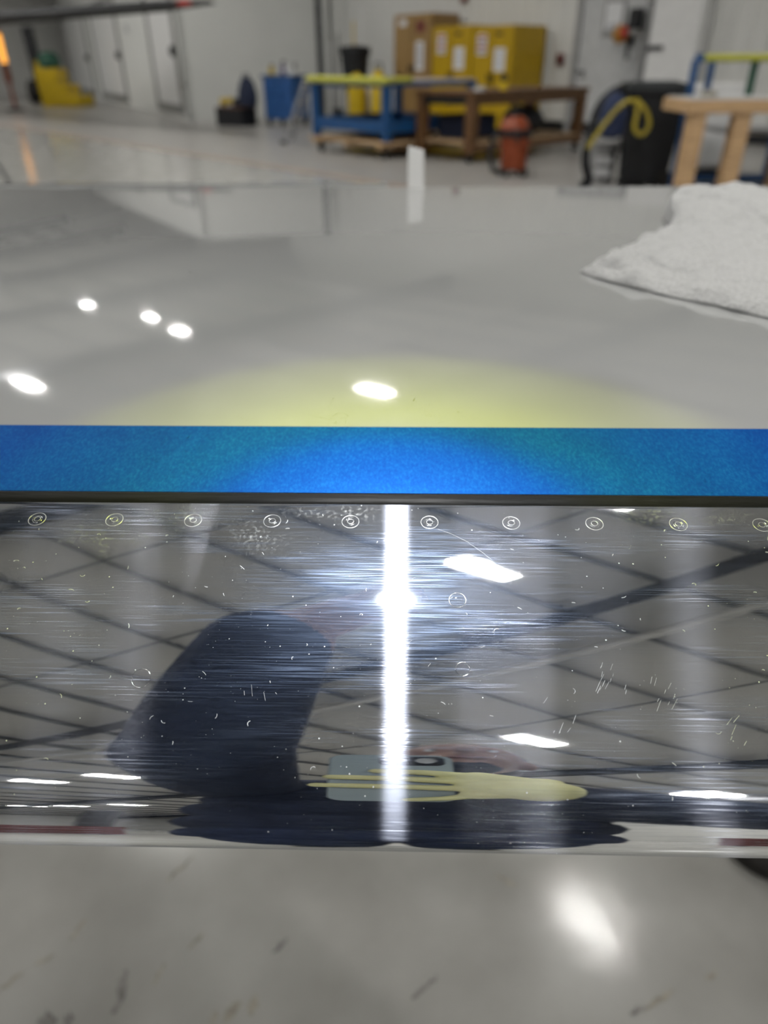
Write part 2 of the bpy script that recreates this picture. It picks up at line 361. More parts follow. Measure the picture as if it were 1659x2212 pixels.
for s in (-38.6, -32.1, -25.6, -19.1, -12.6, -6.1, 0.4, 6.9, 13.4):      # rafters: web and two flanges
    for va, vb in ((V_BACK, V_RIDGE), (V_RIDGE, V_FAR)):
        if (va, vb) not in rafts:
            a, c = Vector((0, va, roof_z(va) - .55)), Vector((0, vb, roof_z(vb) - .55))
            b = MB(); b.bar(a, c, .02, .62); b.bar(a + Vector((0,0,.3)), c + Vector((0,0,.3)), .22, .03); b.bar(a - Vector((0,0,.3)), c - Vector((0,0,.3)), .26, .03)
            rafts[va, vb] = o = b.build('rafter', MT['steel_dark'], ceiling)
        else:
            o = rafts[va, vb].copy(); COL.objects.link(o)
        o.location = U*s; o.rotation_euler = (0, 0, ANG)
for s in (-4.3, -1.75, 3.3):                          # conduits below the purlins
    for va, vb in ((V_BACK, V_RIDGE), (V_RIDGE, V_FAR)):
        b = MB(); b.cyl(uv(s, va, roof_z(va)-.24), uv(s, vb, roof_z(vb)-.24), .03, n=8); b.build('conduit', MT['purlin'], ceiling)
for s in (1.35, -9.4):                                # pale ducts
    for va, vb in ((V_BACK, V_RIDGE), (V_RIDGE, V_FAR)):
        b = MB(); b.cyl(uv(s, va, roof_z(va)-.42), uv(s, vb, roof_z(vb)-.42), .10, n=10); b.build('pale_pipe', MT['steel_pale'], ceiling)
# far wall: vertical ribs, plinth
s = S_STEP + .2; rm_ = None
while s < 2:
    if rm_ is None:
        b = MB(); b.add([(x, y, z) for z in (.2, zf) for x, y in ((-.05,0),(-.02,-.03),(.02,-.03),(.05,0))], [(0,1,5,4),(1,2,6,5),(2,3,7,6)]); rm_ = o = b.build('wall_rib', MT['wall'], wall_far)
    else:
        o = rm_.copy(); COL.objects.link(o)
    o.location = uv(s, V_FAR, 0); o.rotation_euler = (0, 0, ANG); s += .305
b = MB(); b.bar(uv(S_STEP, V_FAR-.04, .09), uv(3, V_FAR-.04, .09), .05, .18); struct(b.build('baseboard_far', MT['black']))
# partitioned room at the left
RC = Vector((-5.2, 19.7, 0)); ra = radians(118); RL = Vector((cos(ra), sin(ra), 0)); RN = Vector((sin(ra), -cos(ra), 0))   # along its long face; its end face runs along RN
RZ = 4.2
pa = quad('wall_room', [RC + RL*24, RC, RC + Vector((0,0,RZ)), RC + RL*24 + Vector((0,0,RZ))], MT['wall2'], 0.12)
pb = quad('wall_room_end', [RC, RC + RN*3.75, RC + RN*3.75 + Vector((0,0,RZ)), RC + Vector((0,0,RZ))], MT['wall2'], 0.12)
def room_t(px):
    k = bearing(px); return (k*RC.y - RC.x)/(RL.x - k*RL.y)
FN = Vector((-RL.y, RL.x, 0));
if FN.dot(Vector((0,-1,0))) < 0: FN = -FN
def room_door(i, pa_, pb_, knob_side, top=3.0):
    t0, t1 = sorted((room_t(pa_), room_t(pb_)))
    e = bpy.data.objects.new('door_%d' % i, None); COL.objects.link(e); e['kind'] = 'structure'
    P = lambda t, z, d: RC + RL*t + Vector((0,0,z)) + FN*d
    w = .28
    for t in (t0, t1):
        b = MB(); b.bar(P(t, .25, .02), P(t, top, .02), w, .05, FN); b.build('door_jamb', MT['greyframe'], e)
    b = MB(); b.bar(P(t0-w/2, .22, .02), P(t1+w/2, .22, .02), .05, .20); b.build('door_sill', MT['greyframe'], e)
    b = MB(); b.bar(P(t0-w/2, top, .02), P(t1+w/2, top, .02), .05, .14); b.build('door_header', MT['greyframe'], e)
    b = MB(); b.bar(P((t0+t1)/2, .27, .012), P((t0+t1)/2, top-.06, .012), t1-t0-w, .02, FN); b.build('door_leaf', MT['white'], e)
    tk = t0 + .02 if knob_side < 0 else t1 - .02
    b = MB(); b.ball(P(tk, 1.45, .1), (.09, .09, .12), 10, 6); b.bar(P(tk, 1.45, .02), P(tk, 1.45, .1), .05); b.build('door_knob', MT['black'], e)
room_door(1, 398-14, 330, -1)
room_door(2, 262, 208, -1)
room_door(3, 192, 146, -1)
b = MB(); b.lathe((0,0,0), [(.12,0),(.10,.05),(.06,.07)], 12); o = b.build('wall_bell', MT['ltgrey'], None)
p = RC + RL*room_t(288) + FN*.06 + Vector((0,0,zat(57, 24)))
o.matrix_world = Matrix.Translation(p) @ FN.to_track_quat('Z', 'Y').to_matrix().to_4x4()
tag(o, 'small round grey bell high on white room wall between two doors', 'bell')
# dark strip standing in for the shade in the gap at the room's end
b = MB(); b.bar(uv(s_on(693, V_FAR-1.2), V_FAR-1.2, 0), uv(s_on(693, V_FAR-1.2), V_FAR-1.2, 4.2), .14, .14); b.build('trim_gap_shade', MT['steel_dark']); struct(bpy.data.objects['trim_gap_shade'])
# line on the floor
b = MB(); b.box(uv(-14, V_LINE, 0.002), (56, .16, .004), ANG); struct(b.build('trim_2', MT['linepaint']))
# far door
def far_door(px0, px1):
    s0, s1 = s_on(px0, V_FAR), s_on(px1, V_FAR)
    e = bpy.data.objects.new('door_4', None); COL.objects.link(e); e['kind'] = 'structure'
    for s in (s0, s1):
        b = MB(); b.box(uv(s, V_FAR-.05, 1.11), (.11, .12, 2.22), ANG); b.build('door_jamb', MT['grey'], e, bevel=.01)
    b = MB(); b.box(uv((s0+s1)/2, V_FAR-.05, 2.26), (s1-s0+.11, .12, .11), ANG); b.build('door_header', MT['grey'], e)
    b = MB(); b.box(uv((s0+s1)/2, V_FAR-.035, 1.1), (s1-s0-.12, .05, 2.18), ANG); b.build('door_leaf', MT['ltgrey'], e)
    b = MB(); b.bar(uv(s0+.14, V_FAR-.05, 1.02), uv(s0+.14, V_FAR-.13, 1.02), .03); b.bar(uv(s0+.14, V_FAR-.13, 1.02), uv(s0+.27, V_FAR-.13, 1.02), .03); b.build('door_handle', MT['black'], e)
far_door(1243, 1386)
# LED panels under the roof
LIGHTS = [(-1.14, 2.24), (4.05, -1.59), (12.37, -3.67), (3.52, -9.57), (3.27, -11.36), (8.34, -17.01), (7.72, -18.82), (7.06, -19.79),
          (-19.29, 6.42), (-13.59, 6.34), (-12.09, 2.35), (-6.92, 5.97), (-0.69, -2.12), (-15.85, 6.68),
          (-1.8, 4.7), (5.5, 6.0), (-7.0, 1.9), (-19, 1.8), (-27.5, 6.4), (11, 2), (-8, -3), (-15, -4), (10, -9.5), (-4, -12), (-12, -12), (-2, -20), (-12, -20), (-22, -8), (-30, 0), (-27, 2), (-34, 6), (-34, -3), (-22, 0), (-26, -6), (-31, -6), (-19, -4.5), (-36, 2), (-25, -1.5), (-24, -4), (12, 9), (6, -5)]  # after the first here, unseen panels added to brighten the hangar
PROFILE=[(0.983883,1.021340),(0.964642,1.021961),(0.945414,1.022572),(0.926198,1.023173),(0.906995,1.023763),(0.887806,1.024342),(0.868631,1.024909),(0.849470,1.025464),(0.830324,1.026006),(0.811193,1.026534),(0.792078,1.027050),(0.772979,1.027551),(0.753898,1.028037),(0.734838,1.028507),(0.715804,1.028961),(0.696799,1.029398),(0.677831,1.029816),(0.658906,1.030214),(0.640035,1.030590),(0.621226,1.030943),(0.602485,1.031270),(0.583819,1.031569),(0.565240,1.031837),(0.546780,1.032071),(0.528488,1.032266),(0.510435,1.032417),(0.492708,1.032514),(0.475371,1.032549),(0.458422,1.032512),(0.441829,1.032397),(0.425606,1.032195),(0.409825,1.031903),(0.394519,1.031513),(0.379687,1.031019),(0.365313,1.030418),(0.351361,1.029703),(0.337780,1.028871),(0.324565,1.027920),(0.311812,1.026857),(0.299540,1.025683),(0.287732,1.024400),(0.276358,1.023005),(0.265367,1.021496),(0.254646,1.019861),(0.244275,1.018115),(0.234448,1.016297),(0.225347,1.014452),(0.217127,1.012625),(0.209776,1.010835),(0.202982,1.009026),(0.196471,1.007137),(0.190149,1.005148),(0.184148,1.003110),(0.178552,1.001062),(0.173311,0.999000),(0.168413,0.996934),(0.163862,0.994877),(0.159624,0.992830),(0.155659,0.990785),(0.151932,0.988737),(0.148364,0.986649),(0.144978,0.984543),(0.141987,0.982569),(0.139489,0.980816),(0.137429,0.979279),(0.135673,0.977885),(0.134150,0.976599),(0.132783,0.975370),(0.131528,0.974169),(0.130366,0.972987),(0.129285,0.971814),(0.128270,0.970642),(0.127314,0.969465),(0.126413,0.968283),(0.125573,0.967104),(0.124792,0.965933),(0.124070,0.964770),(0.123417,0.963642),(0.122849,0.962584),(0.122348,0.961575),(0.122147,0.961136),(0.122019,0.960827),(0.121918,0.960562),(0.121835,0.960317),(0.121765,0.960084),(0.121704,0.959856),(0.121652,0.959630),(0.121611,0.959420),(0.121581,0.959229),(0.121558,0.959051),(0.121542,0.958879),(0.121533,0.958712),(0.121529,0.958547),(0.121531,0.958381),(0.121538,0.958214),(0.121551,0.958045),(0.121571,0.957871),(0.121597,0.957690),(0.121631,0.957502),(0.121673,0.957310),(0.121718,0.957128),(0.121771,0.956945),(0.121833,0.956754),(0.121909,0.956544),(0.122005,0.956306),(0.122131,0.956022),(0.122305,0.955659),(0.122573,0.955149),(0.123071,0.954272),(0.124934,0.951231)]
lamp0 = None
def lamp(s, v, label):
    z = roof_z(v) - .42
    e = thing('led_ceiling_light', label, 'light', uv(s, v, z), ANG, 'LED lights under the hangar roof')
    if label.startswith('broad'): e.scale = (1.6, 3.0, 1)
    if label.endswith('below the wing'): e.scale = (1, .55, 1)
    if label.startswith('small faint'): e.scale = (.55, .6, 1)
    if not lamp.me:
        b = MB(); b.box((0,0,.05), (.80, .27, .07)); lamp.me['housing'] = b.build('housing', MT['ltgrey'], e)
        b = MB(); b.add([(-.375,-.11,.0135), (.375,-.11,.0135), (.375,.11,.0135), (-.375,.11,.0135)], [(3,2,1,0)]); lamp.me['diffuser'] = b.build('diffuser', MT['lamp'], e)
        b = MB(); b.cyl((0,0,.08), (0,0,.42), .012, n=6); lamp.me['hanger'] = b.build('hanger', MT['steel_dark'], e)
    else:
        for k, o in lamp.me.items():
            c = o.copy(); COL.objects.link(c); c.parent = e
lamp.me = {}
LAMP_LABELS = {0: 'bright slanted LED light reflected in polished metal right of the torch glare', 1: 'LED light reflected in polished metal above the right sleeve', 2: 'broad LED light reflected low at the right end of the polished metal',
  3: 'LED light reflected in polished metal left of the raised elbow, nearer the elbow', 4: 'LED light reflected at far left of polished metal, above the three lowest', 5: 'lowest-row LED reflection in polished metal, nearest the left shoulder', 6: 'lowest-row LED reflection in polished metal, middle of three', 7: 'lowest-row LED reflection in polished metal, at the left frame edge',
  8: 'LED light mirrored in white paint, highest and furthest up at left', 9: 'LED light mirrored in white paint, lower right of the small faint one', 10: 'LED light mirrored in white paint at the left edge above the tape', 11: 'LED light mirrored in the yellow-lit paint just above the tape', 12: 'LED light mostly hidden behind the raised sleeve in the metal reflection', 13: 'small faint LED light mirrored in white paint between two brighter ones',
  14: 'LED light mirrored as a blurred streak on the floor below the wing'}
for i, (s, v) in enumerate(LIGHTS): lamp(s, v, LAMP_LABELS.get(i, 'unseen LED panel added under the hangar roof to brighten the hall'))

# ================================================================== WING
def spline(pts, n):
    P = np.array(pts, float); d = np.hypot(*np.diff(P, axis=0).T); t = np.concatenate([[0], np.cumsum(d**0.5)])
    m = len(P); h = np.diff(t); out = []
    A = np.zeros((m, m)); A[0,0] = A[-1,-1] = 1
    for i in range(1, m-1): A[i,i-1], A[i,i], A[i,i+1] = h[i-1], 2*(h[i-1]+h[i]), h[i]
    q = np.linspace(0, t[-1], n); i = np.clip(np.searchsorted(t, q)-1, 0, m-2)
    for c in range(2):
        y = P[:,c]; r = np.zeros(m); r[1:-1] = 6*((y[2:]-y[1:-1])/h[1:] - (y[1:-1]-y[:-2])/h[:-1])
        M = np.linalg.solve(A, r); a = t[i+1]-q; b_ = q-t[i]; hi = h[i]
        out.append((M[i]*a**3 + M[i+1]*b_**3)/(6*hi) + (y[i]/hi - M[i]*hi/6)*a + (y[i+1]/hi - M[i+1]*hi/6)*b_)
    return np.stack(out, 1)
UPPER = spline(PROFILE, 1400)                          # trailing edge -> nose
_ys, _zs = UPPER[:,0][::-1], UPPER[:,1][::-1]
_i = int(np.argmin(_ys)); _sy, _sz = _ys[_i:], _zs[_i:]
def surf_z(y): return float(np.interp(y, _sy, _sz))
def surf_n(y):
    e = .002; s = (surf_z(y+e) - surf_z(y-e))/(2*e); return Vector((0, -s, 1)).normalized()
Y_METAL, Y_SKIN, Y_TE = 0.2213, 0.2272, 0.955
X0, X1 = -1.5, 1.7
LOWER = [(0.127468,0.947199),(0.1345,0.9372),(0.147,0.924),(0.17,0.909),(0.21,0.895),(0.27,0.887),(0.38,0.885),(0.55,0.905),(0.75,0.952),(Y_TE,1.012)]
LOW = spline(LOWER, 120)
wing = thing('aircraft_wing', 'white aircraft wing with a polished metal leading edge, filling the foreground', 'wing', (0, 0, 0))
# polished leading edge, with a short turned-down lip at its aft edge
pts = [tuple(p) for p in UPPER if p[0] <= Y_METAL and p[1] > .9]
pts = [(Y_METAL, surf_z(Y_METAL) - .0016), (Y_METAL, surf_z(Y_METAL) - .0003), (Y_METAL - .0002, surf_z(Y_METAL))] + pts[1:] + [tuple(p) for p in LOW[2:40]]
b = MB(); b.extrude_x(pts, X0, X1, 1, False)
acc = [0.0]
for a, c in zip(pts, pts[1:]): acc.append(acc[-1] + hypot(c[0]-a[0], c[1]-a[1]))
b.uv = [(x, s - .0016) for x in (X0, X1) for s in acc]
leading = b.build('leading_edge', MT['metal'], wing, smooth='auto'); leading['label'] = 'mirror-polished metal leading edge with fine scratches'
# painted skin, upper and lower in one shell
up = [tuple(p) for p in UPPER if Y_SKIN < p[0] < Y_TE][::6]
sk = [(Y_SKIN, surf_z(Y_SKIN)-.0016), (Y_SKIN, surf_z(Y_SKIN)-.0002), (Y_SKIN+.0002, surf_z(Y_SKIN)+.00002)] + up[::-1] + [(Y_TE, surf_z(Y_TE)), (Y_TE+.002, surf_z(Y_TE)-.003)] + [tuple(p) for p in LOW[::-1][:84]]
b = MB(); b.extrude_x(sk, X0, X1, 1, False); b.build('painted_skin', MT['white_paint'], wing, smooth='auto')
for x in (X0, X1):
    loop = [tuple(p) for p in UPPER[::20]] + [tuple(p) for p in LOW[::4]]
    b = MB(); b.add([(x, y, z) for y, z in loop], [tuple(range(len(loop)))]); b.build('rib', MT['white_paint'], wing)
# sealant bead between them
seal = [(Y_METAL+.00005, surf_z(Y_METAL)-.0014), (Y_METAL+.0004, surf_z(Y_METAL)-.0007), (Y_METAL+.0010, surf_z(Y_METAL+.001)-.0001), (Y_METAL+.0022, surf_z(Y_METAL+.0022)+.0004), (Y_METAL+.0040, surf_z(Y_METAL+.004)+.0004), (Y_SKIN-.0006, surf_z(Y_SKIN)+.0001), (Y_SKIN-.00005, surf_z(Y_SKIN)-.0006), (Y_SKIN-.00005, surf_z(Y_SKIN)-.0015)]
b = MB(); b.extrude_x([tuple(p) for p in spline(seal, 24)], X0, X1, 1, True); sb = b.build('sealant_bead', MT['seal'], wing, smooth='auto'); sb['label'] = 'black rubbery sealant line'
# flush rivets: a fine outer ring and a smaller inner ring around a low disc
def rivet(x, y, k=1.0, faint=False):
    n = surf_n(y); p = Vector((x, y, surf_z(y)))
    M = Matrix.Translation(p) @ n.to_track_quat('Z', 'X').to_matrix().to_4x4()
    def ring(r, w, h):
        b = MB(); prof = [(r-w, -.00002), (r-w*.5, h), (r+w*.5, h), (r+w, -.00002)]
        N = 36; vs = [(a*cos(2*pi*j/N), a*sin(2*pi*j/N), z) for a, z in prof for j in range(N)]
        b.add(vs, [(i*N+j, i*N+(j+1)%N, (i+1)*N+(j+1)%N, (i+1)*N+j) for i in range(3) for j in range(N)]); return b
    r = .00305*k
    o = ring(r, .00010, .00004).build('rivet', MT['rivet' if faint else 'rivet_edge'], leading, smooth=True); o.matrix_world = M
    if not faint:
        i = ring(r*.56, .00010, .00004).build('rivet_head_ring', MT['rivet'], o, smooth=True)
        c = ring(r*.36, .00008, .00003).build('rivet_centre_ring', MT['rivet_edge'], o, smooth=True); c.location = (.0001, -.00005, 0)
for x in (-.1312, -.103, -.0744, -.0458, -.0176, .0107, .0398, .0693, .0989, .1282, .1570, -.1596): rivet(x, .2127)
rivet(.0198, .1592, .72, True); rivet(.0191, .181, .9, True); rivet(-.0792, .1555, .95, True)
# lint and dust fibres lying on the metal
b = MB(); rnd = random.Random(3)
for k in range(90):
    y = rnd.uniform(.128, .2185); x = rnd.uniform(-.16, .16); n = surf_n(y); t1 = Vector((1,0,0)); t2 = n.cross(t1)
    c = Vector((x, y, surf_z(y))) + n*.00012; a = rnd.uniform(0, 6.28); L_ = rnd.uniform(.0006, .0022); cur = rnd.uniform(-3, 3)
    ps = []
    for j in range(5):
        ps.append(c + n*.0001*sin(j)); c = c + (t1*cos(a) + t2*sin(a))*L_/4; a += cur*.25
    b.tube(ps, rnd.uniform(.00003, .00008), 4)
for k in range(1100):                                  # dust specks
    y = .1235 + (.2205-.1235)*rnd.random()**.85; x = rnd.uniform(-.165, .165); nrm = surf_n(y); r_ = rnd.uniform(.00004, .00009)*(2.2 if rnd.random() < .03 else 1); c = Vector((x, y, surf_z(y)))
    t2 = nrm.cross(Vector((1,0,0))); b.add([c + Vector((r_,0,0)), c + t2*r_*rnd.uniform(.6,1.8), c - Vector((r_,0,0)), c - t2*r_, c + nrm*r_*.8], [(0,1,4),(1,2,4),(2,3,4),(3,0,4)])
for (x, y, ang, n) in ((.064,.1565,1.1,14), (.078,.1525,1.1,9), (.101,.1430,.9,5), (.005,.163,.9,4), (.13,.1465,1.2,5), (-.045,.156,-1.3,3), (.047,.1465,1.0,5)):      # nicks and short scratches
    for k in range(n):
        yy = y + rnd.uniform(-.004, .004); xx = x + rnd.uniform(-.005, .005); nrm = surf_n(yy); t2 = nrm.cross(Vector((1,0,0)))
        c = Vector((xx, yy, surf_z(yy))) + nrm*.00002; a = ang + rnd.uniform(-.15, .15); L_ = rnd.uniform(.0008, .004)
        d = Vector((1,0,0))*cos(a) + t2*sin(a); e_ = c + d*L_; e_.z = surf_z(e_.y) + .00002
        b.tube([c, e_], rnd.uniform(.00002, .00004), 4)
arc = [(.0135,.2095),(.018,.2075),(.0235,.2040),(.029,.1990),(.0325,.1950)]
b.tube([Vector((x, y, surf_z(y)+.00003)) for x, y in arc], .00003, 4)
b.build('lint', MT['lint'], leading, kind='stuff')
# flap behind the trailing edge, left of the fin
fl = [(Y_TE+.006, 1.0215), (Y_TE+.02, 1.0228), (Y_TE+.05, 1.0215), (Y_TE+.10, 1.0145), (Y_TE+.10, 1.0115), (Y_TE+.02, .995), (Y_TE+.006, .998)]
b = MB(); b.extrude_x(fl, X0, -.02, 1, True); b.build('flap', MT['white_paint'], wing, smooth='auto')
# small upright fin at the trailing edge
b = MB()
fx, fy, fz = .0165, .955, 1.0225
b.add([(fx-.010, fy-.012, fz-.004), (fx+.010, fy-.016, fz-.004), (fx+.012, fy+.03, fz-.004), (fx-.008, fy+.03, fz-.004), (fx-.010, fy-.006, fz+.045), (fx+.008, fy-.006, fz+.041), (fx+.010, fy+.02, fz+.039), (fx-.009, fy+.02, fz+.043)],
      [(3,2,1,0),(4,5,6,7),(0,1,5,4),(1,2,6,5),(2,3,7,6),(3,0,4,7)])
fo = b.build('fin', MT['white'], wing, bevel=.0012); fo['label'] = 'small upright white fin at the far edge'
# jack stand carrying the wing
st = thing('wing_stand', 'dark round-footed stand under the right side of the wing', 'stand', (.655, .77, 0))
b = MB(); b.lathe((0,0,0), [(.095,0),(.10,.012),(.097,.03),(.07,.05),(.03,.06)], 28); b.build('foot', MT['rubber'], st, smooth='auto')
b = MB(); b.cyl((0,0,.05), (0,0,.90), .022); b.build('post', MT['steel_dark'], st, smooth='auto')
b = MB(); b.lathe((0,0,.87), [(.03,0),(.05,.03),(.05,.068)], 16); b.build('saddle', MT['rubber'], st, smooth='auto')
# blue tape
ta, tb = Y_SKIN - .0002, .2690
ys = np.linspace(ta, tb, 14); tp = [(y, surf_z(y) + .00003) for y in ys] + [(y, surf_z(y) + .00022) for y in ys[::-1]]
b = MB(); b.extrude_x(tp, X0+.3, X1-.4, 1, True)
tape = b.build('masking_tape', MT['tape'], None, smooth='auto'); tag(tape, 'strip of blue masking tape along the black sealant line', 'tape')

# ================================================================== TOWEL
def towel():
    front = [(.119, .486), (.126, .470), (.137, .456), (.160, .428), (.179, .411), (.200, .389), (.24, .355), (.30, .32)]
    back = [(.119, .486), (.127, .497), (.138, .510), (.157, .537), (.181, .572), (.206, .608), (.228, .645), (.240, .700), (.270, .738), (.33, .765)]
    NI, NJ = 230, 240; b = MB(); top = []; bot = []
    fr, bk = spline(front, NI), spline(back, NI)
    sstep = lambda a, c, x: (lambda t: t*t*(3-2*t))(min(1, max(0, (x-a)/(c-a))))
    def seg(x, y, a, c):
        dx, dy = c[0]-a[0], c[1]-a[1]; t = min(1, max(0, ((x-a[0])*dx+(y-a[1])*dy)/(dx*dx+dy*dy)))
        return hypot(x-a[0]-t*dx, y-a[1]-t*dy)
    NZ = lambda f, k, x, y: noise.noise(Vector((x*f, y*f, k)))
    for i in range(NI):
        e = min(1, (i/24)**.55)
        for j in range(NJ):
            t = j/(NJ-1); x, y = fr[i]*(1-t) + bk[i]*t
            wob = NZ(55, 1, x, y)*.0030 + NZ(170, 2, x, y)*.0012
            xx = x + wob*.8; yy = y + wob
            edge = min(t, 1-t)*hypot(*(fr[i]-bk[i])); rim = min(1, edge/.008)**.5
            h = .0055*rim*(.6+.4*e) + .004*e*min(1, edge/.04)*(.6+.4*sin(x*34+y*13))
            l2 = sstep(.218, .236, x + (y-.66)*.10)*sstep(.57, .68, y + (x-.23)*.5)
            h += l2*(.012 + .0075*math.exp(-((x-.262)/.022)**2) + .004*math.exp(-((x-.315)/.025)**2))*min(1, edge/.01)**.5
            h -= .0085*math.exp(-(seg(x, y, (.161,.505), (.190,.447))/.0042)**2) + .003*math.exp(-(seg(x, y, (.161,.505), (.178,.520))/.004)**2)
            h -= .006*math.exp(-(seg(x, y, (.133,.487), (.146,.476))/.0045)**2) + .003*math.exp(-(seg(x, y, (.165,.555), (.190,.558))/.006)**2) + .004*math.exp(-(seg(x, y, (.255,.665), (.285,.60))/.007)**2)
            h += (NZ(30, 3, x, y)*.0042 + NZ(80, 5, x, y)*.0026)*rim + NZ(330, 8, x, y)*.0007 + NZ(700, 9, x, y)*.0006
            z0 = surf_z(min(yy, .94)) + .0004
            top.append((xx, yy, z0 + max(.0008, h))); bot.append((x, y, z0))
    b.add(top + bot, [])
    o = NI*NJ
    for i in range(NI-1):
        for j in range(NJ-1):
            a = i*NJ+j; b.f.append((a, a+NJ, a+NJ+1, a+1)); b.f.append((o+a, o+a+1, o+a+NJ+1, o+a+NJ))
        for j in (0, NJ-1):
            a = i*NJ+j; b.f.append((a, o+a, o+a+NJ, a+NJ))
    for j in range(NJ-1):
        a = (NI-1)*NJ+j; b.f.append((a, o+a, o+a+1, a+1))
    t = b.build('towel', MT['towel'], None, smooth=True)
    return tag(t, 'rumpled white terry towel lying on the white wing', 'towel')
towel()
# ================================================================== PERSON, PHONE, TORCH
def fuse(name, b, m, voxel, parent=None, smooth_it=6, colour=None):
    """union of overlapping closed shapes -> one continuous skin"""
    o = b.build(name, m, None)
    r = o.modifiers.new('fuse', 'REMESH'); r.mode = 'VOXEL'; r.voxel_size = voxel
    s = o.modifiers.new('soft', 'SMOOTH'); s.factor = .5; s.iterations = smooth_it
    dg = bpy.context.evaluated_depsgraph_get(); me = bpy.data.meshes.new_from_object(o.evaluated_get(dg))
    old = o.data; o.modifiers.clear(); o.data = me; bpy.data.meshes.remove(old); me.name = name
    me.materials.clear()
    for k in (m if isinstance(m, (list, tuple)) else [m]): me.materials.append(k)
    if colour:
        for p in me.polygons: p.material_index = colour(p.center)
    me.shade_smooth()
    if parent: o.parent = parent
    return o
def limb(b, pts, rs, n=14):
    for (p, r), (q, t) in zip(zip(pts, rs), zip(pts[1:], rs[1:])):
        b.cyl(p, q, r, t, n); b.ball(p, r, n, 8); b.ball(q, t, n, 8)
HC = Vector((.068, -.275, 1.455))                      # head centre
SHL, ELL, WRL = Vector((-.165, -.345, 1.275)), Vector((-.126, -.020, 1.190)), Vector((-.086, .165, 1.245))
SHR, ELR, WRR = Vector((.205, -.40, 1.275)), Vector((.310, -.285, 1.100)), Vector((.082, -.078, 1.086))
TL = Vector((-.002, .226, 1.248)); TA = Vector((0, -.17, -.985)).normalized()   # torch lens and aim
b = MB()
# trunk, bent forward
for c, r in [((0,-.45,.93),(.235,.145,.13)), ((0,-.44,1.03),(.235,.14,.13)), ((.005,-.43,1.13),(.235,.135,.12)), ((.01,-.42,1.21),(.225,.125,.11)), ((.015,-.40,1.27),(.195,.10,.085))]: b.ball(c, r, 20, 12)
limb(b, [(0,-.45,.95), (.01,-.43,1.12), (.015,-.41,1.26)], [.13, .13, .10], 18)
limb(b, [(-.155,-.365,1.28), (.015,-.40,1.30), (.195,-.40,1.28)], [.072, .085, .072])
limb(b, [(.02,-.385,1.33), (.05,-.315,1.40)], [.058, .054])
# head
b.ball(HC + Vector((0,.0,.025)), (.077, .098, .095), 20, 14); b.ball(HC + Vector((.0,.045,-.045)), (.055, .058, .062), 18, 12); b.ball(HC + Vector((0,.075,-.085)), (.026,.022,.02))
limb(b, [HC + Vector((0,.093,.015)), HC + Vector((0,.117,-.022))], [.008, .014], 8)
for sx in (-1, 1): b.ball(HC + Vector((sx*.079,-.005,-.005)), (.011,.02,.032))
# arms
limb(b, [SHL, ELL], [.070, .062]); limb(b, [ELL, ELL*.45+WRL*.55, WRL], [.060, .053, .046])
limb(b, [SHR, ELR], [.078, .072]); limb(b, [ELR, ELR*.4+WRR*.6, WRR], [.074, .064, .047])
# bare left hand around the torch
GR = TL - TA*.055                                      # grip point on the torch
pal = GR + Vector((-.024, -.012, .004))
limb(b, [WRL, WRL*.5 + pal*.5, pal], [.026, .027, .024])
for k, (dz, ln) in enumerate(((.030, .9), (.010, 1.0), (-.010, .97), (-.029, .8))):
    o0 = pal + Vector((.002, .012, dz)); c = TL - TA*(.055 + dz)
    limb(b, [o0, c + Vector((-.008, .021, 0)), c + Vector((.014*ln, .016, -.002)), c + Vector((.020*ln, -.001, -.004))], [.0088, .0084, .0078, .0068], 8)
limb(b, [pal + Vector((.004,-.014,-.006)), TL - TA*.045 + Vector((-.004,-.024,0)), TL - TA*.030 + Vector((.012,-.021,0))], [.0105, .0095, .008], 8)
# legs
for sx in (-1, 1):
    limb(b, [(sx*.10,-.45,.90), (sx*.095,-.42,.50), (sx*.10,-.47,.10)], [.105, .080, .055])
    limb(b, [(sx*.12,-.49,.055), (sx*.13,-.39,.04), (sx*.135,-.29,.033)], [.045, .042, .030])
def who(c):
    c = Vector(c)
    if c.z > 1.365 and abs(c.x - HC.x) < .11 and c.y > -.40 and (c.z > 1.405 or c.y > -.31): return 1
    d = WRL + (pal - WRL)*.12
    if (c - d).dot((pal - WRL).normalized()) > 0 and (c - pal).length < .12 and c.y > .1: return 1
    if c.z < .98: return 3 if c.z < .085 else 2
    return 0
person = fuse('person', b, [MT['navy'], MT['skin'], MT['trouser'], MT['rubber']], .0055, None, 5, who)
tag(person, 'person in navy work clothes leaning over the wing, mirrored in the polished metal', 'person')
# hair
b = MB(); b.ball(HC + Vector((0,-.022,.042)), (.086,.098,.092), 20, 14); b.ball(HC + Vector((0,-.06,.0)), (.078,.06,.08), 18, 12)
fuse('hair', b, MT['hair'], .006, person, 3)
for sx in (-1, 1):
    e = MB(); e.ball(HC + Vector((sx*.030, .079, .012)), .0105, 12, 8); e.build('eye', MT['paper'], person, smooth=True)
    e = MB(); e.ball(HC + Vector((sx*.030, .0875, .011)), .0042, 10, 6); e.build('pupil', MT['black'], person, smooth=True)
e = MB(); e.ball(HC + Vector((0, .099, -.062)), (.022, .008, .006), 12, 8); e.build('mouth', MT['maroon'], person, smooth=True)
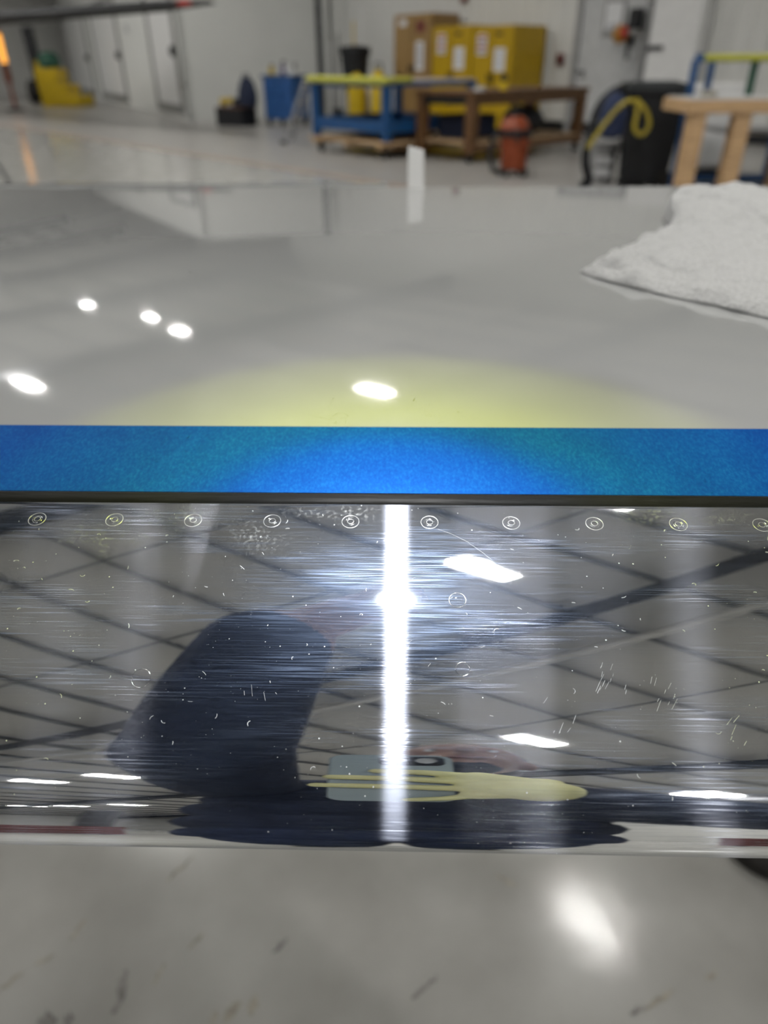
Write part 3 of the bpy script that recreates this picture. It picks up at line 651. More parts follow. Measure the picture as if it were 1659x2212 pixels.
# phone frame: a to the right, d down the phone, c out towards the wing
def ph(a, d, c): return CAM + RIGHT*a - UP*d + FWD*c
PM = Matrix(((RIGHT.x, UP.x, FWD.x, CAM.x), (RIGHT.y, UP.y, FWD.y, CAM.y), (RIGHT.z, UP.z, FWD.z, CAM.z), (0,0,0,1)))
b = MB()
limb(b, [ph(.078,.076,.001), ph(.062,.070,.003)], [.026, .024]); limb(b, [ph(.066,.056,.004), ph(.044,.042,.006)], [.016,.012]); limb(b, [ph(.068,.078,.003), ph(.044,.086,.006)], [.017,.012])
limb(b, [ph(.070,.066,.004), ph(.044,.062,.006)], [.019,.013])
for kn, mid, tip, r in [((.042,.040),(.015,.0320),(-.012,.029), .0064), ((.044,.055),(.003,.0480),(-.038,.045), .0066), ((.044,.072),(.000,.068),(-.046,.066), .0066), ((.044,.088),(.026,.098),(.006,.103), .0060)]:
    limb(b, [ph(kn[0],kn[1],.006), ph(mid[0],mid[1],.0035), ph(tip[0],tip[1],.0015)], [r*1.15, r, r*.86], 10)
limb(b, [ph(.080,.056,-.006), ph(.055,.045,-.024), ph(.020,.052,-.026)], [.015,.011,.009], 10)
gl = fuse('glove', b, MT['glove'], .0018, person, 4); gl['label'] = 'yellow rubber glove on the hand holding the phone'
# phone
pt = thing('phone', 'pale grey phone held in the yellow glove, mirrored in the metal', 'phone', (0,0,0)); pt.matrix_world = PM
def slab(a0, a1, d0, d1, c0, c1, r, n=6):
    b = MB(); loop = []
    for cx, cy, st in ((a1-r, -d0-r, 0), (a0+r, -d0-r, 1), (a0+r, -d1+r, 2), (a1-r, -d1+r, 3)):
        for k in range(n+1):
            t = pi/2*(st + k/n); loop.append((cx + r*cos(t), cy + r*sin(t)))
    m = len(loop); b.add([(x, y, c0) for x, y in loop] + [(x, y, c1) for x, y in loop], [tuple(range(m-1,-1,-1)), tuple(range(m, 2*m))] + [(k, (k+1)%m, m+(k+1)%m, m+k) for k in range(m)]); return b
slab(-.041, .032, -.0125, .110, -.0155, -.0070, .011).build('body', MT['phone'], pt, smooth='auto', bevel=.0012)
md = slab(-.011, .0275, -.0085, .0125, -.0070, -.0058, .006).build('camera_module', MT['lens'], pt, smooth='auto', bevel=.0004)
for a, d in ((.000, 0), (.0165, .001)):
    b = MB(); b.lathe((a, -d, -.0060), [(.0062, 0), (.0062, .0009), (.0050, .0009), (.0046, .0003)], 24); b.build('lens_ring', MT['alu'], md, smooth='auto')
slab(-.0385, .0295, -.0095, .107, -.0159, -.0154, .009).build('screen', MT['lens'], pt)
# torch
tq = (-TA).to_track_quat('Z', 'Y').to_matrix().to_4x4()
to = thing('torch', 'lit hand torch glaring in the polished metal below the tape', 'flashlight', TL); to.matrix_world = Matrix.Translation(TL) @ tq
b = MB(); b.lathe((0,0,0), [(.0135,-.001),(.0158,-.001),(.0162,.012),(.0150,.022),(.0125,.030),(.0125,.118),(.0110,.124)], 28); b.build('barrel', MT['black'], to, smooth='auto')
b = MB(); b.lathe((0,0,.0005), [(.0134,0),(.0134,.0012)], 24); b.build('lens', glow_mat('torch_led', (.93,.97,1.0), 90.0), to)
b = MB(); b.lathe((0,0,.1235), [(.006,0),(.006,.004)], 14); b.build('switch', MT['rubber'], to)
ld = bpy.data.lights.new('torch_beam', 'SPOT'); lo = bpy.data.objects.new('torch_beam', ld); COL.objects.link(lo)
lo.parent = to; lo.location = (0,0,-.004); ld.energy = TORCH_POWER; ld.spot_size = radians(84); ld.spot_blend = .12; ld.shadow_soft_size = .008
ld.use_nodes = True; lt = ld.node_tree; em = lt.nodes['Emission']
tc = nn(lt, 'ShaderNodeTexCoord'); sx = nn(lt, 'ShaderNodeSeparateXYZ'); lt.links.new(tc.outputs['Normal'], sx.inputs[0])
ab = math_(lt, 'ABSOLUTE', sx.outputs[2])
# an LED's hot spot is white, its corona yellow
rm = ramp(lt, ab, [(.786, (.0,.0,.0,1)), (.812, (.105,.115,.008,1)), (.87, (.185,.205,.012,1)), (.918, (.30,.335,.022,1)), (.938, (.29,.32,.09,1)), (.956, (.36,.39,.38,1)), (.975, (.55,.57,.58,1)), (.990, (1,1,1,1)), (1.0, (1,1,1,1))])
lt.links.new(rm, em.inputs[0])
# ================================================================== THINGS ON THE FLOOR BEHIND
def casters(t, pts, r=.05):
    for x, y in pts:
        b = MB(); b.cyl((x, y-.02, r), (x, y+.02, r), r, n=14); b.box((x, y, r*1.7), (r*.9, .06, r*.9)); b.build('caster', MT['rubber'], t)
# --- blue workbench on a timber dolly
wb = thing('workbench', 'blue steel workbench with yellow-padded edge, on a plank dolly', 'workbench', (-.23, 11.28, 0), ANG)
BX, BY = 1.75, 1.85
for x, y in ((-.06,.06), (-BX+.06,.06), (-.06,BY-.06), (-BX+.06,BY-.06)):
    b = MB(); b.box((x, y, .555), (.11,.11,.67)); b.build('leg', MT['blue'], wb, bevel=.008)
for y in (.06, BY-.06):
    b = MB(); b.box((-BX/2, y, .40), (BX-.24, .06, .16)); b.build('rail', MT['blue'], wb, bevel=.006)
for x in (-.06, -BX+.06):
    b = MB(); b.box((x, BY/2, .40), (.06, BY-.24, .16)); b.build('rail', MT['blue'], wb, bevel=.006)
b = MB(); b.box((-BX/2, BY/2, .345), (BX-.16, BY-.16, .03)); b.build('shelf', MT['blue'], wb)
b = MB(); b.box((-BX/2, BY/2, .915), (BX, BY, .06)); b.build('top_frame', MT['blue'], wb, bevel=.006)
b = MB(); b.box((-BX/2, BY/2, .958), (BX-.04, BY-.04, .026)); b.build('top_board', MT['pinktop'], wb, bevel=.005)
b = MB(); b.cyl((-BX-.02, -.005, .975), (.02, -.005, .965), .046, n=12); b.build('edge_pad', MT['lime'], wb, smooth='auto')
b = MB(); b.cyl((.01, .0, .975), (.01, BY*.25, .972), .035, n=12); b.build('edge_pad', MT['lime'], wb, smooth='auto')
dl = thing('plank_dolly', 'pale timber plank dolly on casters under the blue workbench', 'dolly', (-.23, 11.28, 0), ANG)
for i in range(8):
    b = MB(); b.box((-BX/2+.02, .02+i*.255+.03, .198), (BX+.04, .225, .04)); b.build('plank', MT['ply'], dl, bevel=.004)
for x in (-.12, -BX/2, -BX+.12):
    b = MB(); b.box((x, .93, .145), (.09, 1.95, .065)); b.build('bearer', MT['ply'], dl)
casters(dl, [(-.12,.08), (-BX+.12,.08), (-.12,1.8), (-BX+.12,1.8)], .056)
# --- brown timber table
bt = thing('timber_table', 'brown timber table with open lower shelf beside the orange vacuum', 'table', (.92, 10.72, 0), ANG)
TX, TY = 1.08, 2.55
for x, y in ((-.07,.07), (-TX+.07,.07), (-.07,TY-.07), (-TX+.07,TY-.07)):
    b = MB(); b.box((x, y, .455), (.135,.135,.69)); b.build('leg', MT['wood_d'], bt, bevel=.006)
b = MB(); b.box((-TX/2, TY/2, .825), (TX+.04, TY+.04, .05)); b.build('top', MT['wood_d'], bt, bevel=.005)
for y in (.05, TY-.05):
    b = MB(); b.box((-TX/2, y, .745), (TX-.27, .05, .11)); b.build('apron', MT['black'], bt)
for x in (-.05, -TX+.05):
    b = MB(); b.box((x, TY/2, .745), (.05, TY-.27, .11)); b.build('apron', MT['wood_d'], bt)
for i in range(10):
    b = MB(); b.box((-TX/2, .17+i*.245, .235), (TX-.02, .225, .03)); b.build('shelf_board', MT['ply'], bt, bevel=.003)
for x in (-.07, -TX+.07):
    b = MB(); b.box((x, TY/2, .17), (.10, TY-.14, .09)); b.build('shelf_bearer', MT['wood_d'], bt)
casters(bt, [(-.07,.07), (-TX+.07,.07), (-.07,TY-.07), (-TX+.07,TY-.07)], .05)
R_ = Matrix.Rotation(ANG, 4, 'Z')
def on(t, x, y, z): return t.matrix_world @ Vector((x, y, z)) if False else Vector(t.location) + (R_ @ Vector((x, y, z)))
b = MB(); b.ball((0,0,.19), (.28,.36,.19), 18, 12); b.tube([(-.1,-.16,.33),(-.03,-.2,.42),(.08,-.16,.36)], .018, 8); o = b.build('duffel_bag', MT['black'], None, smooth=True, loc=on(bt, -.40, 1.55, .252), rz=ANG); tag(o, 'black duffel bag on the shelf of the brown timber table', 'bag')
b = MB(); b.box((0,0,.13), (.5,.7,.26)); b.box((0,0,.275), (.52,.72,.03)); o = b.build('storage_tote', MT['navy'], None, bevel=.02, loc=on(bt, -.75, .72, .252), rz=ANG); tag(o, 'dark blue storage box on the shelf of the brown timber table', 'box')
b = MB(); b.lathe((0,0,0), [(.05,0),(.085,0),(.085,.05),(.05,.05)], 20); o = b.build('tape_roll', MT['ltgrey'], None, smooth='auto', loc=on(bt, -.10, .22, .851)); tag(o, 'grey roll of tape on the near corner of the brown table', 'tape roll')
hd = thing('caulk_gun', 'small yellow and black tool standing on the brown table', 'tool', on(bt, -.14, .75, .851))
b = MB(); b.lathe((0,0,0), [(.06,0),(.055,.08),(.03,.10)], 14); b.build('base', MT['yellow_pl'], hd, smooth='auto')
b = MB(); b.ball((0,0,.14), (.05,.05,.06), 12, 8); b.build('head', MT['black'], hd, smooth=True)
# --- orange vacuum
vc = thing('shop_vacuum', 'orange shop vacuum with dark lid band standing before the brown table', 'vacuum', (1.34, 9.52, 0), radians(10))
b = MB(); b.lathe((0,0,.07), [(.135,0),(.155,.02),(.175,.33),(.178,.35)], 24); b.build('tank', MT['orange'], vc, smooth='auto')
b = MB(); b.lathe((0,0,.42), [(.182,0),(.186,.015),(.183,.075),(.178,.08)], 24); b.build('lid_band', MT['black'], vc, smooth='auto')
b = MB(); b.lathe((-.02,0,.50), [(.175,0),(.165,.05),(.13,.11),(.08,.135)], 24); b.build('motor_head', MT['orange'], vc, smooth='auto')
b = MB(); b.tube([(-.10,0,.60),(-.09,0,.68),(-.02,0,.72),(.05,0,.68),(.06,0,.60)], .02, 10); b.build('handle', MT['black'], vc, smooth='auto')
b = MB(); b.ball((-.03,-.02,.63), (.05,.05,.05), 12, 8); b.build('switch_housing', MT['black'], vc, smooth=True)
b = MB(); b.tube([(-.17,.02,.46),(-.27,.0,.43),(-.31,-.03,.25),(-.27,-.05,.08),(-.18,-.10,.04)], .03, 10); b.build('hose', MT['black'], vc, smooth='auto')
b = MB(); b.bar((-.03,-.19,.505), (-.03,-.19,.39), .05, .03); b.build('latch', MT['black'], vc)
for k in range(4):
    a = pi/4 + k*pi/2; b = MB(); b.cyl((.17*cos(a)-.02, .17*sin(a), .04), (.17*cos(a)+.02, .17*sin(a), .04), .04, n=12); b.bar((.12*cos(a), .12*sin(a), .09), (.18*cos(a), .18*sin(a), .06), .04); b.build('caster', MT['rubber'], vc)
# --- yellow flammables cabinets along the far wall
def cabinet(px0, px1, h, m, label, name='safety_cabinet', depth=.95, stickers=True, group=None):
    vf = V_FAR - .12 - depth; s0, s1 = s_on(px0, vf), s_on(px1, vf); w = s1 - s0 - .015
    e = thing(name, label, 'cabinet', uv((s0+s1)/2, vf, 0), ANG, group)
    b = MB(); b.box((0, depth/2, h/2+.03), (w, depth, h-.06)); b.build('body', m, e, bevel=.012)
    b = MB(); b.box((0, depth/2, .04), (w-.06, depth-.06, .08)); b.build('plinth', MT['black'], e)
    for sg in (-1, 1):
        d = MB(); d.box((sg*w/4, -.012, h/2+.03), (w/2-.02, .03, h-.14)); dd = d.build('door', m, e, bevel=.006)
        d = MB(); d.box((-sg*.0+sg*.05, -.045, h*.52), (.03, .03, .16)); d.build('handle', MT['black'], dd)
    if stickers:
        d = MB(); d.box((-w*.26, -.030, h-.30), (.24, .006, .34)); st_ = d.build('warning_label', MT['paper'], e); 
        for i, mm in enumerate((MT['red'], MT['ink'], MT['red'], MT['ink'])):
            d = MB(); d.box((-w*.26, -.0345, h-.18-i*.08), (.19, .003, .045)); d.build('label_print', mm, st_)
        d = MB(); d.box((w*.20, -.030, h-.55), (.27, .006, .38)); st_ = d.build('notice_sheet', MT['paper'], e)
        for i in range(5):
            d = MB(); d.box((w*.20, -.0345, h-.42-i*.06), (.18, .003, .012)); d.build('label_print', MT['ink'], st_)
        d = MB(); d.box((w*.16, -.030, h-.14), (.16, .006, .05)); d.build('nameplate', MT['black'], e)
    return e
c1 = cabinet(934, 1019, 1.80, MT['yellow'], 'yellow flammables cabinet on the left of the pair, beside the tan cabinet')
c2 = cabinet(1020, 1106, 1.77, MT['yellow'], 'yellow flammables cabinet on the right of the pair, its side in shade')
ct = cabinet(852, 932, 2.05, MT['tan'], 'tan steel cabinet left of the two yellow cabinets', 'steel_cabinet', .8, False)
for x, z, w, h, m, nm in ((.26, 1.82, .26, .20, MT['maroon'], 'red_label'), (.24, 1.30, .24, .52, MT['paper'], 'notice_sheet'), (-.28, 1.90, .22, .12, MT['paper'], 'nameplate')):
    d = MB(); d.box((x, -.030, z), (w, .006, h)); q = d.build(nm, m, ct)
    if nm == 'notice_sheet':
        for i in range(5): d = MB(); d.box((x, -.0345, z+.18-i*.08), (w*.65, .003, .035)); d.build('label_print', MT['ink'], q)
# --- on the far wall
def wallthing(name, label, cat, px, py, v=V_FAR):
    s = s_on(px, v); p = uv(s, v, 0); z = zat(py, p.y); return thing(name, label, cat, uv(s, v-.035, z), ANG)
w = wallthing('fire_alarm', 'small red alarm high on the wall above yellow cabinets', 'alarm', 1000, 2)
b = MB(); b.box((0,-.03,0), (.16,.06,.22)); b.build('housing', MT['maroon'], w, bevel=.01); b = MB(); b.lathe((0,-.07,-.03), [(.05,0),(.05,.04)], 12); b.build('strobe', MT['red'], w)
w = wallthing('pull_station', 'small dark pull station between yellow cabinet and grey door', 'switch', 1211, 131)
b = MB(); b.box((0,-.03,0), (.15,.06,.19)); b.build('housing', MT['maroon'], w, bevel=.01); b = MB(); b.box((0,-.07,-.02), (.10,.03,.03)); b.build('pull_bar', MT['black'], w)
w = wallthing('framed_notice', 'framed white notice hanging on the grey door', 'notice', 1313, 46, V_FAR-.03)
b = MB(); b.box((0,-.02,0), (.43,.02,.56)); b.build('frame', MT['grey'], w); b = MB(); b.box((0,-.032,.02), (.33,.008,.40)); pg = b.build('sheet', MT['paper'], w)
for i in range(3): b = MB(); b.box((0,-.0375,-.10-i*.03), (.22,.003,.015)); b.build('print', MT['ink'], pg)
w = wallthing('hose_reel', 'orange, red and black gear hung by the grey door', 'hose reel', 1345, 80, V_FAR-.15)
b = MB(); b.ball((-.06,-.12,.0), (.15,.13,.15), 14, 10); b.build('drum', mat('amber_plastic', (.45,.22,.03), .5), w, smooth=True)
b = MB(); b.ball((.06,-.22,.02), (.08,.06,.10), 12, 8); b.build('lamp_cap', MT['red'], w, smooth=True)
b = MB(); b.box((.16,-.06,.22), (.22,.16,.30)); b.box((.10,-.05,-.2), (.09,.09,.35)); b.build('bracket', MT['black'], w, bevel=.02)
b = MB(); b.tube([(.0,-.14,-.12),(-.02,-.14,-.45),(.12,-.13,-.75),(.18,-.1,-.6),(.16,-.08,-.2)], .025, 8); b.build('hose', MT['ltgrey'], w, smooth='auto')
s0, s1 = s_on(1393, V_FAR-.3), s_on(1497, V_FAR-.3)
lk = thing('wall_locker', 'tall white locker with black handle right of the grey door', 'locker', uv((s0+s1)/2, V_FAR-.34, 0), ANG)
b = MB(); b.box((0,.15,1.2), (s1-s0,.34,2.4)); b.build('body', MT['white'], lk, bevel=.01)
b = MB(); b.box((0,-.03,1.2), (s1-s0-.06,.03,2.3)); dd = b.build('door', MT['white'], lk, bevel=.006)
b = MB(); b.box((-.30,-.065,1.37), (.30,.05,.06)); b.build('handle', MT['black'], dd)
# --- black waste bin, bucket, hoses
wb2 = thing('waste_bin', 'big black lidded waste bin at right, a yellow hose looped on it', 'bin', (2.64, 8.66, 0), radians(-8))
b = MB(); b.add([(sx*.22, sy*.24, .05) for sx, sy in ((-1,-1),(1,-1),(1,1),(-1,1))] + [(sx*.29, sy*.31, .90) for sx, sy in ((-1,-1),(1,-1),(1,1),(-1,1))], [(3,2,1,0),(4,5,6,7),(0,1,5,4),(1,2,6,5),(2,3,7,6),(3,0,4,7)]); b.build('body', MT['black'], wb2, bevel=.03)
b = MB(); b.box((0,0,.905), (.64,.68,.05)); b.build('rim', MT['black'], wb2, bevel=.015)
b = MB(); b.box((-.03,.03,.955), (.60,.62,.05)); b.box((-.03,.05,.985), (.45,.45,.02)); b.build('lid', mat('worn_black_plastic', (.035,.04,.042), .35), wb2, bevel=.02)
b = MB(); b.tube([(-.33,-.2,.86),(-.42,-.2,.84),(-.42,.2,.84),(-.33,.2,.86)], .03, 8); b.build('handle', MT['black'], wb2, smooth='auto')
for y in (-.25,.25): b = MB(); b.cyl((.2,y-.03,.09), (.2,y+.03,.09), .09, n=16); b.build('wheel', MT['rubber'], wb2)
b = MB(); b.box((-.1,0,.03), (.25,.4,.06)); b.build('foot', MT['black'], wb2)
bk = thing('bucket', 'grey bucket with white labels standing left of the black bin', 'bucket', (2.25, 8.95, 0))
b = MB(); b.lathe((0,0,0), [(.14,0),(.175,.38),(.185,.38),(.185,.41),(.165,.41)], 22); b.build('pail', MT['grey'], bk, smooth='auto')
for z in (.12, .24): b = MB(); b.box((-.02,-.168-.02*z,z), (.17,.02,.08)); b.build('label', MT['paper'], bk, bevel=.004)
def pipe(name, label, cat, pts, r, m, n=10):
    q = np.array([tuple(p) for p in pts]); 
    for _ in range(3):
        nq = [q[0]]
        for a, c in zip(q, q[1:]): nq += [a*.75+c*.25, a*.25+c*.75]
        q = np.array(nq + [q[-1]])
    b = MB(); b.tube([Vector(p) for p in q], r, n); return tag(b.build(name, m, None, smooth='auto'), label, cat)
pipe('vacuum_hose', 'thick dark hose arching down left of the black bin', 'hose', [at(1390,200,8.6), at(1340,190,8.6), at(1300,230,8.55), at(1292,300,8.5), at(1285,360,8.5), Vector((2.05,8.5,.05)), Vector((1.95,8.45,.04))], .045, MT['black'])
pipe('yellow_hose', 'yellow hose looped over the front of the black bin', 'hose', [at(1290,330,8.2), at(1310,290,8.2), at(1345,235,8.15), at(1372,215,8.1), at(1405,235,8.1), at(1424,275,8.1), at(1408,303,8.1), at(1385,285,8.1), at(1390,245,8.1), at(1384,215,8.12)], .02, mat('yellow_hose', (.42,.33,.03), .5))
b = MB(); b.lathe((0,0,0), [(.05,0),(.13,.03),(.15,.22),(.10,.36),(.03,.42)], 16, 1.0, .8); o = b.build('cloth_bag', MT['trouser'], None, smooth='auto', loc=at(1338, 306, 8.38)); tag(o, 'dark blue cloth bag hung between the dark hose and black bin', 'bag')
# --- blue platform with lime rail
bp_ = thing('work_platform', 'blue tubular work platform with lime-padded top rail at right edge', 'platform', (2.82, 8.16, 0))
for x, y, m, nm in ((0,0,MT['blue'],'post'), (.62,.12,MT['green_d'],'post'), (1.3,.05,MT['blue'],'post'), (.45,.8,MT['blue'],'post'), (1.3,.8,MT['blue'],'post')):
    b = MB(); b.box((x, y, .59), (.06,.06,1.18)); b.build(nm, m, bp_, bevel=.006)
b = MB(); b.bar((0,0,.04), (1.3,.05,.04), .07, .07); b.build('base_rail', MT['blue'], bp_); b = MB(); b.bar((.45,.8,.04), (1.3,.8,.04), .07, .07); b.build('base_rail', MT['blue'], bp_)
b = MB(); b.bar((0,0,1.19), (.06,0,1.19), .09, .07); b.build('corner_bracket', MT['blue'], bp_)
b = MB(); b.cyl((.06,0,1.19), (1.35,.05,1.19), .032, n=12); b.build('top_rail', MT['lime'], bp_, smooth='auto')
b = MB(); b.box((.88,.42,.55), (.80,.7,.04)); b.build('deck', MT['grey'], bp_)
# --- pale timber table in front of it
pt_ = thing('pale_table', 'sturdy pale timber table with grey top at the right edge', 'table', (2.55, 7.30, 0))
for x, y in ((.10,.08), (.50,.08), (1.2,.08), (.29,.62), (1.2,.62)):
    b = MB(); b.box((x, y, .385), (.145,.14,.77)); b.build('leg', MT['wood'], pt_, bevel=.006)
b = MB(); b.box((.65,.35,.82), (1.34,.74,.105)); b.build('top', MT['wood'], pt_, bevel=.006)
b = MB(); b.box((.65,.35,.8785), (1.28,.70,.012)); b.build('top_sheet', MT['ltgrey'], pt_)
b = MB(); b.lathe((0,0,0), [(.07,0),(.075,.03),(.05,.05)], 14); o = b.build('dish', MT['stain'], None, smooth='auto', loc=(2.82, 7.65, .885)); tag(o, 'small brown dish on the grey top of the pale timber table', 'dish')
wm = thing('white_cabinet', 'low white cabinet standing behind the pale timber table', 'cabinet', (3.62, 9.6, 0))
b = MB(); b.box((0,0,.52), (.55,.5,.86)); b.build('body', MT['white'], wm, bevel=.02); b = MB(); b.box((0,-.26,.5), (.48,.03,.72)); b.build('door', MT['white'], wm, bevel=.01)
b = MB(); b.box((0,0,.05), (.5,.45,.1)); b.build('plinth', MT['black'], wm)
# --- blue tool cart and its clutter
bc = thing('tool_cart', 'blue plastic tool cart with clutter on top before white wall', 'cart', (-2.72, 18.0, 0), radians(-30))
b = MB(); b.box((0,.25,.53), (.80,.60,.80)); b.build('body', MT['blue_bin'], bc, bevel=.03)
b = MB(); b.box((0,.25,.945), (.86,.66,.05)); b.build('tray', MT['blue'], bc, bevel=.015)
for z in (.35,.55,.75): 
    b = MB(); b.box((0,-.06,z), (.70,.03,.17)); q = b.build('drawer', MT['blue_bin'], bc, bevel=.01); b = MB(); b.box((0,-.085,z+.05), (.4,.025,.025)); b.build('handle', MT['blue'], q)
casters(bc, [(-.33,.03),(.33,.03),(-.33,.48),(.33,.48)], .065)
b = MB(); b.tube([(-.43,.05,.9),(-.52,.05,.95),(-.52,.45,.95),(-.43,.45,.9)], .02, 8); b.build('push_handle', MT['black'], bc, smooth='auto')
Rc = Matrix.Rotation(radians(-30), 4, 'Z')
def onc(x, y): return Vector((-2.72, 18.0, .971)) + (Rc @ Vector((x, y, 0)))
def bottle(label, x, y, h, r, m, cap):
    e = thing('spray_bottle', label, 'bottle', onc(x, y), 0, 'clutter on the blue tool cart')
    b = MB(); b.lathe((0,0,0), [(r*.9,0),(r,.02),(r,h*.6),(r*.35,h*.78),(r*.3,h*.85)], 14); b.build('bottle_body', m, e, smooth='auto')
    b = MB(); b.box((.02,0,h*.93), (.09,.035,h*.16)); b.build('trigger', cap, e, bevel=.005)
bottle('yellow-topped bottle at the left end of the blue cart', -.32, .2, .20, .06, MT['yellow_pl'], MT['black'])
bottle('purple-dark bottle in the middle of the blue cart', -.02, .22, .26, .05, mat('purple_plastic', (.07,.04,.16), .4), MT['black'])
bottle('white spray bottle on the blue cart, left of the black one', .13, .2, .24, .055, MT['white'], MT['ltgrey'])
bottle('black spray bottle near the right end of the blue cart', .27, .25, .23, .05, MT['black'], MT['grey'])
b = MB(); b.box((0,0,.06), (.18,.16,.12)); b.box((0,0,.125), (.19,.17,.012)); o = b.build('parts_box', MT['ltgrey'], None, bevel=.008, loc=onc(.36, .05)); tag(o, 'small light grey box at the right end of the blue cart', 'box')
cr = thing('low_crate', 'low black crate on the floor left of the blue cart', 'crate', (-3.75, 18.2, 0), radians(-30))
b = MB(); b.box((0,0,.03), (.75,.5,.06)); b.build('base', MT['black'], cr)
for x, y, sx, sy in ((0,-.24,.75,.03),(0,.24,.75,.03),(-.36,0,.03,.5),(.36,0,.03,.5)): b = MB(); b.box((x,y,.2), (sx,sy,.30)); b.build('side', MT['black'], cr, bevel=.005)
b = MB(); b.box((0,0,.36), (.77,.52,.03)); b.build('lid', mat('rusty_brown', (.12,.06,.04), .6), cr)
dr = thing('power_tool', 'amber and black power tool on the low black crate', 'tool', (-3.93, 18.2, .375))
b = MB(); b.cyl((-.14,0,.09), (.14,0,.12), .075, .06, 12); b.build('motor', MT['yellow_pl'], dr, smooth='auto'); b = MB(); b.box((.22,0,.08), (.16,.12,.16)); b.build('gearbox', MT['black'], dr, bevel=.02)
tb_ = thing('tool_bag', 'dark lumpy tool bag beside the blue cart', 'bag', (-3.42, 18.02, .375))
b = MB(); b.lathe((0,0,0), [(.12,0),(.2,.04),(.22,.25),(.15,.48),(.05,.58)], 14); b.build('bag_body', MT['navy'], tb_, smooth='auto'); b = MB(); b.tube([(-.08,0,.5),(-.06,0,.62),(.06,0,.62),(.08,0,.5)], .015, 6); b.build('strap', MT['black'], tb_, smooth='auto')
# --- grey ladder leaning on the bench
ld_ = thing('ladder', 'grey ladder leaning against the left end of the blue bench', 'ladder', (-1.95, 13.7, 0))
for dx in (0, .28):
    b = MB(); b.bar((-.10+dx*.35, dx, .0), (.34+dx*.35, dx, .98), .05, .05); b.build('rail', MT['grey'], ld_)
for k in range(4):
    t = .15+.24*k; b = MB(); b.bar((-.10+.44*t, 0, .98*t), (-.10+.44*t+.1, .28, .98*t), .035, .035); b.build('rung', MT['grey'], ld_)
b = MB(); b.box((-.1,0,.03), (.10,.08,.06)); b.build('foot', MT['rubber'], ld_)
# --- black bin and brooms behind the bench
bb = thing('round_bin', 'round black bin standing on a drum behind the blue bench', 'bin', (-1.05, 18.3, 0))
b = MB(); b.lathe((0,0,.62), [(.24,0),(.31,.72),(.34,.72),(.34,.80),(.30,.82)], 24); b.build('barrel', MT['black'], bb, smooth='auto')
b = MB(); b.lathe((0,0,0), [(.30,0),(.30,.6),(.27,.62)], 20); b.build('drum', MT['grey'], bb, smooth='auto')
b = MB(); b.lathe((0,0,1.44), [(.345,0),(.33,.04),(.05,.07)], 20); b.build('lid', MT['black'], bb, smooth='auto')
def broom(label, px, Y, h, m, lean, head):
    e = thing('broom', label, 'broom', Vector((bearing(px)*Y, Y, 0)))
    b = MB(); b.cyl((0,0,.1), (lean,.25,h), .02, n=8); b.build('handle', m, e, smooth='auto')
    b = MB(); b.box((0,0,.06), (.35,.08,.12), taper=.8); b.build('head', head, e, bevel=.01)
broom('broom with yellow handle leaning behind the round black bin', 764, 19.5, 2.0, MT['yellow_pl'], .0, MT['black'])
broom('broom with white handle leaning behind the round black bin', 778, 19.8, 2.3, MT['white'], .05, MT['blue'])
broom('broom with dark handle leaning left of the round black bin', 728, 18.6, 1.75, MT['steel_dark'], .02, MT['black'])
broom('broom with grey handle leaning left of the round black bin', 718, 19.0, 1.6, MT['grey'], -.05, MT['rubber'])
def can(label, px, Y, h, r):
    e = thing('safety_can', label, 'can', Vector((bearing(px)*Y, Y, 0)), 0, 'yellow safety cans behind the blue bench')
    b = MB(); b.lathe((0,0,0), [(r*.95,0),(r,.02),(r,h*.85),(r*.6,h*.95),(r*.2,h)], 18); b.build('can_body', MT['yellow_pl'], e, smooth='auto')
    b = MB(); b.tube([(-r*.5,0,h*.93),(-r*.4,0,h+.1),(r*.4,0,h+.1),(r*.5,0,h*.93)], .018, 8); b.build('handle', MT['black'], e, smooth='auto')
can('yellow safety can behind the blue bench, nearer the round black bin', 770, 17.3, 1.02, .20)
can('yellow safety can behind the blue bench, nearer the tan cabinet', 817, 17.0, 1.08, .16)
# --- yellow step unit and green hood at the far left
ys_ = thing('step_unit', 'yellow plastic step unit standing on the floor far left', 'steps', (-11.6, 27.4, 0), radians(-10))
for x0, x1, z0, z1, d in ((-.72,.10,.62,1.12,.7), (-.70,.36,.30,.66,.85), (-.68,.72,.0,.34,1.0)):
    b = MB(); b.box(((x0+x1)/2, d/2, (z0+z1)/2), (x1-x0, d, z1-z0)); b.build('step', MT['yellow_pl'], ys_, bevel=.05)
b = MB(); b.box((-.62,.35,1.15), (.14,.6,.35)); b.build('back_rest', MT['yellow_pl'], ys_, bevel=.05)
b = MB(); b.lathe((0,0,0), [(.25,0),(.34,.06),(.36,.22),(.28,.38),(.12,.46)], 18); o = b.build('green_hood', MT['green_d'], None, smooth='auto', loc=(-11.78, 27.7, 1.12)); tag(o, 'dark green rounded hood sitting on the yellow steps', 'cover')
# --- amber heater at the left edge
ah = thing('infrared_heater', 'amber glowing heater post at the left edge of the picture', 'heater', (-12.1, 25.2, 0))
b = MB(); b.lathe((0,0,0), [(.28,0),(.28,.04),(.06,.08)], 18); b.build('base', MT['black'], ah, smooth='auto')
b = MB(); b.cyl((0,0,.06), (0,0,.75), .05, n=12); b.build('post', MT['orange'], ah, smooth='auto')
b = MB(); b.cyl((0,0,.75), (0,0,1.25), .10, n=14); b.build('shroud', MT['orange'], ah, smooth='auto')
b = MB(); b.cyl((0,0,1.25), (0,0,2.0), .085, n=14); b.build('element', glow_mat('amber_glow', (1.0,.42,.06), 1.6), ah)
b = MB(); b.lathe((0,0,2.0), [(.13,0),(.11,.08),(.03,.1)], 14); b.build('cap', MT['orange'], ah, smooth='auto')
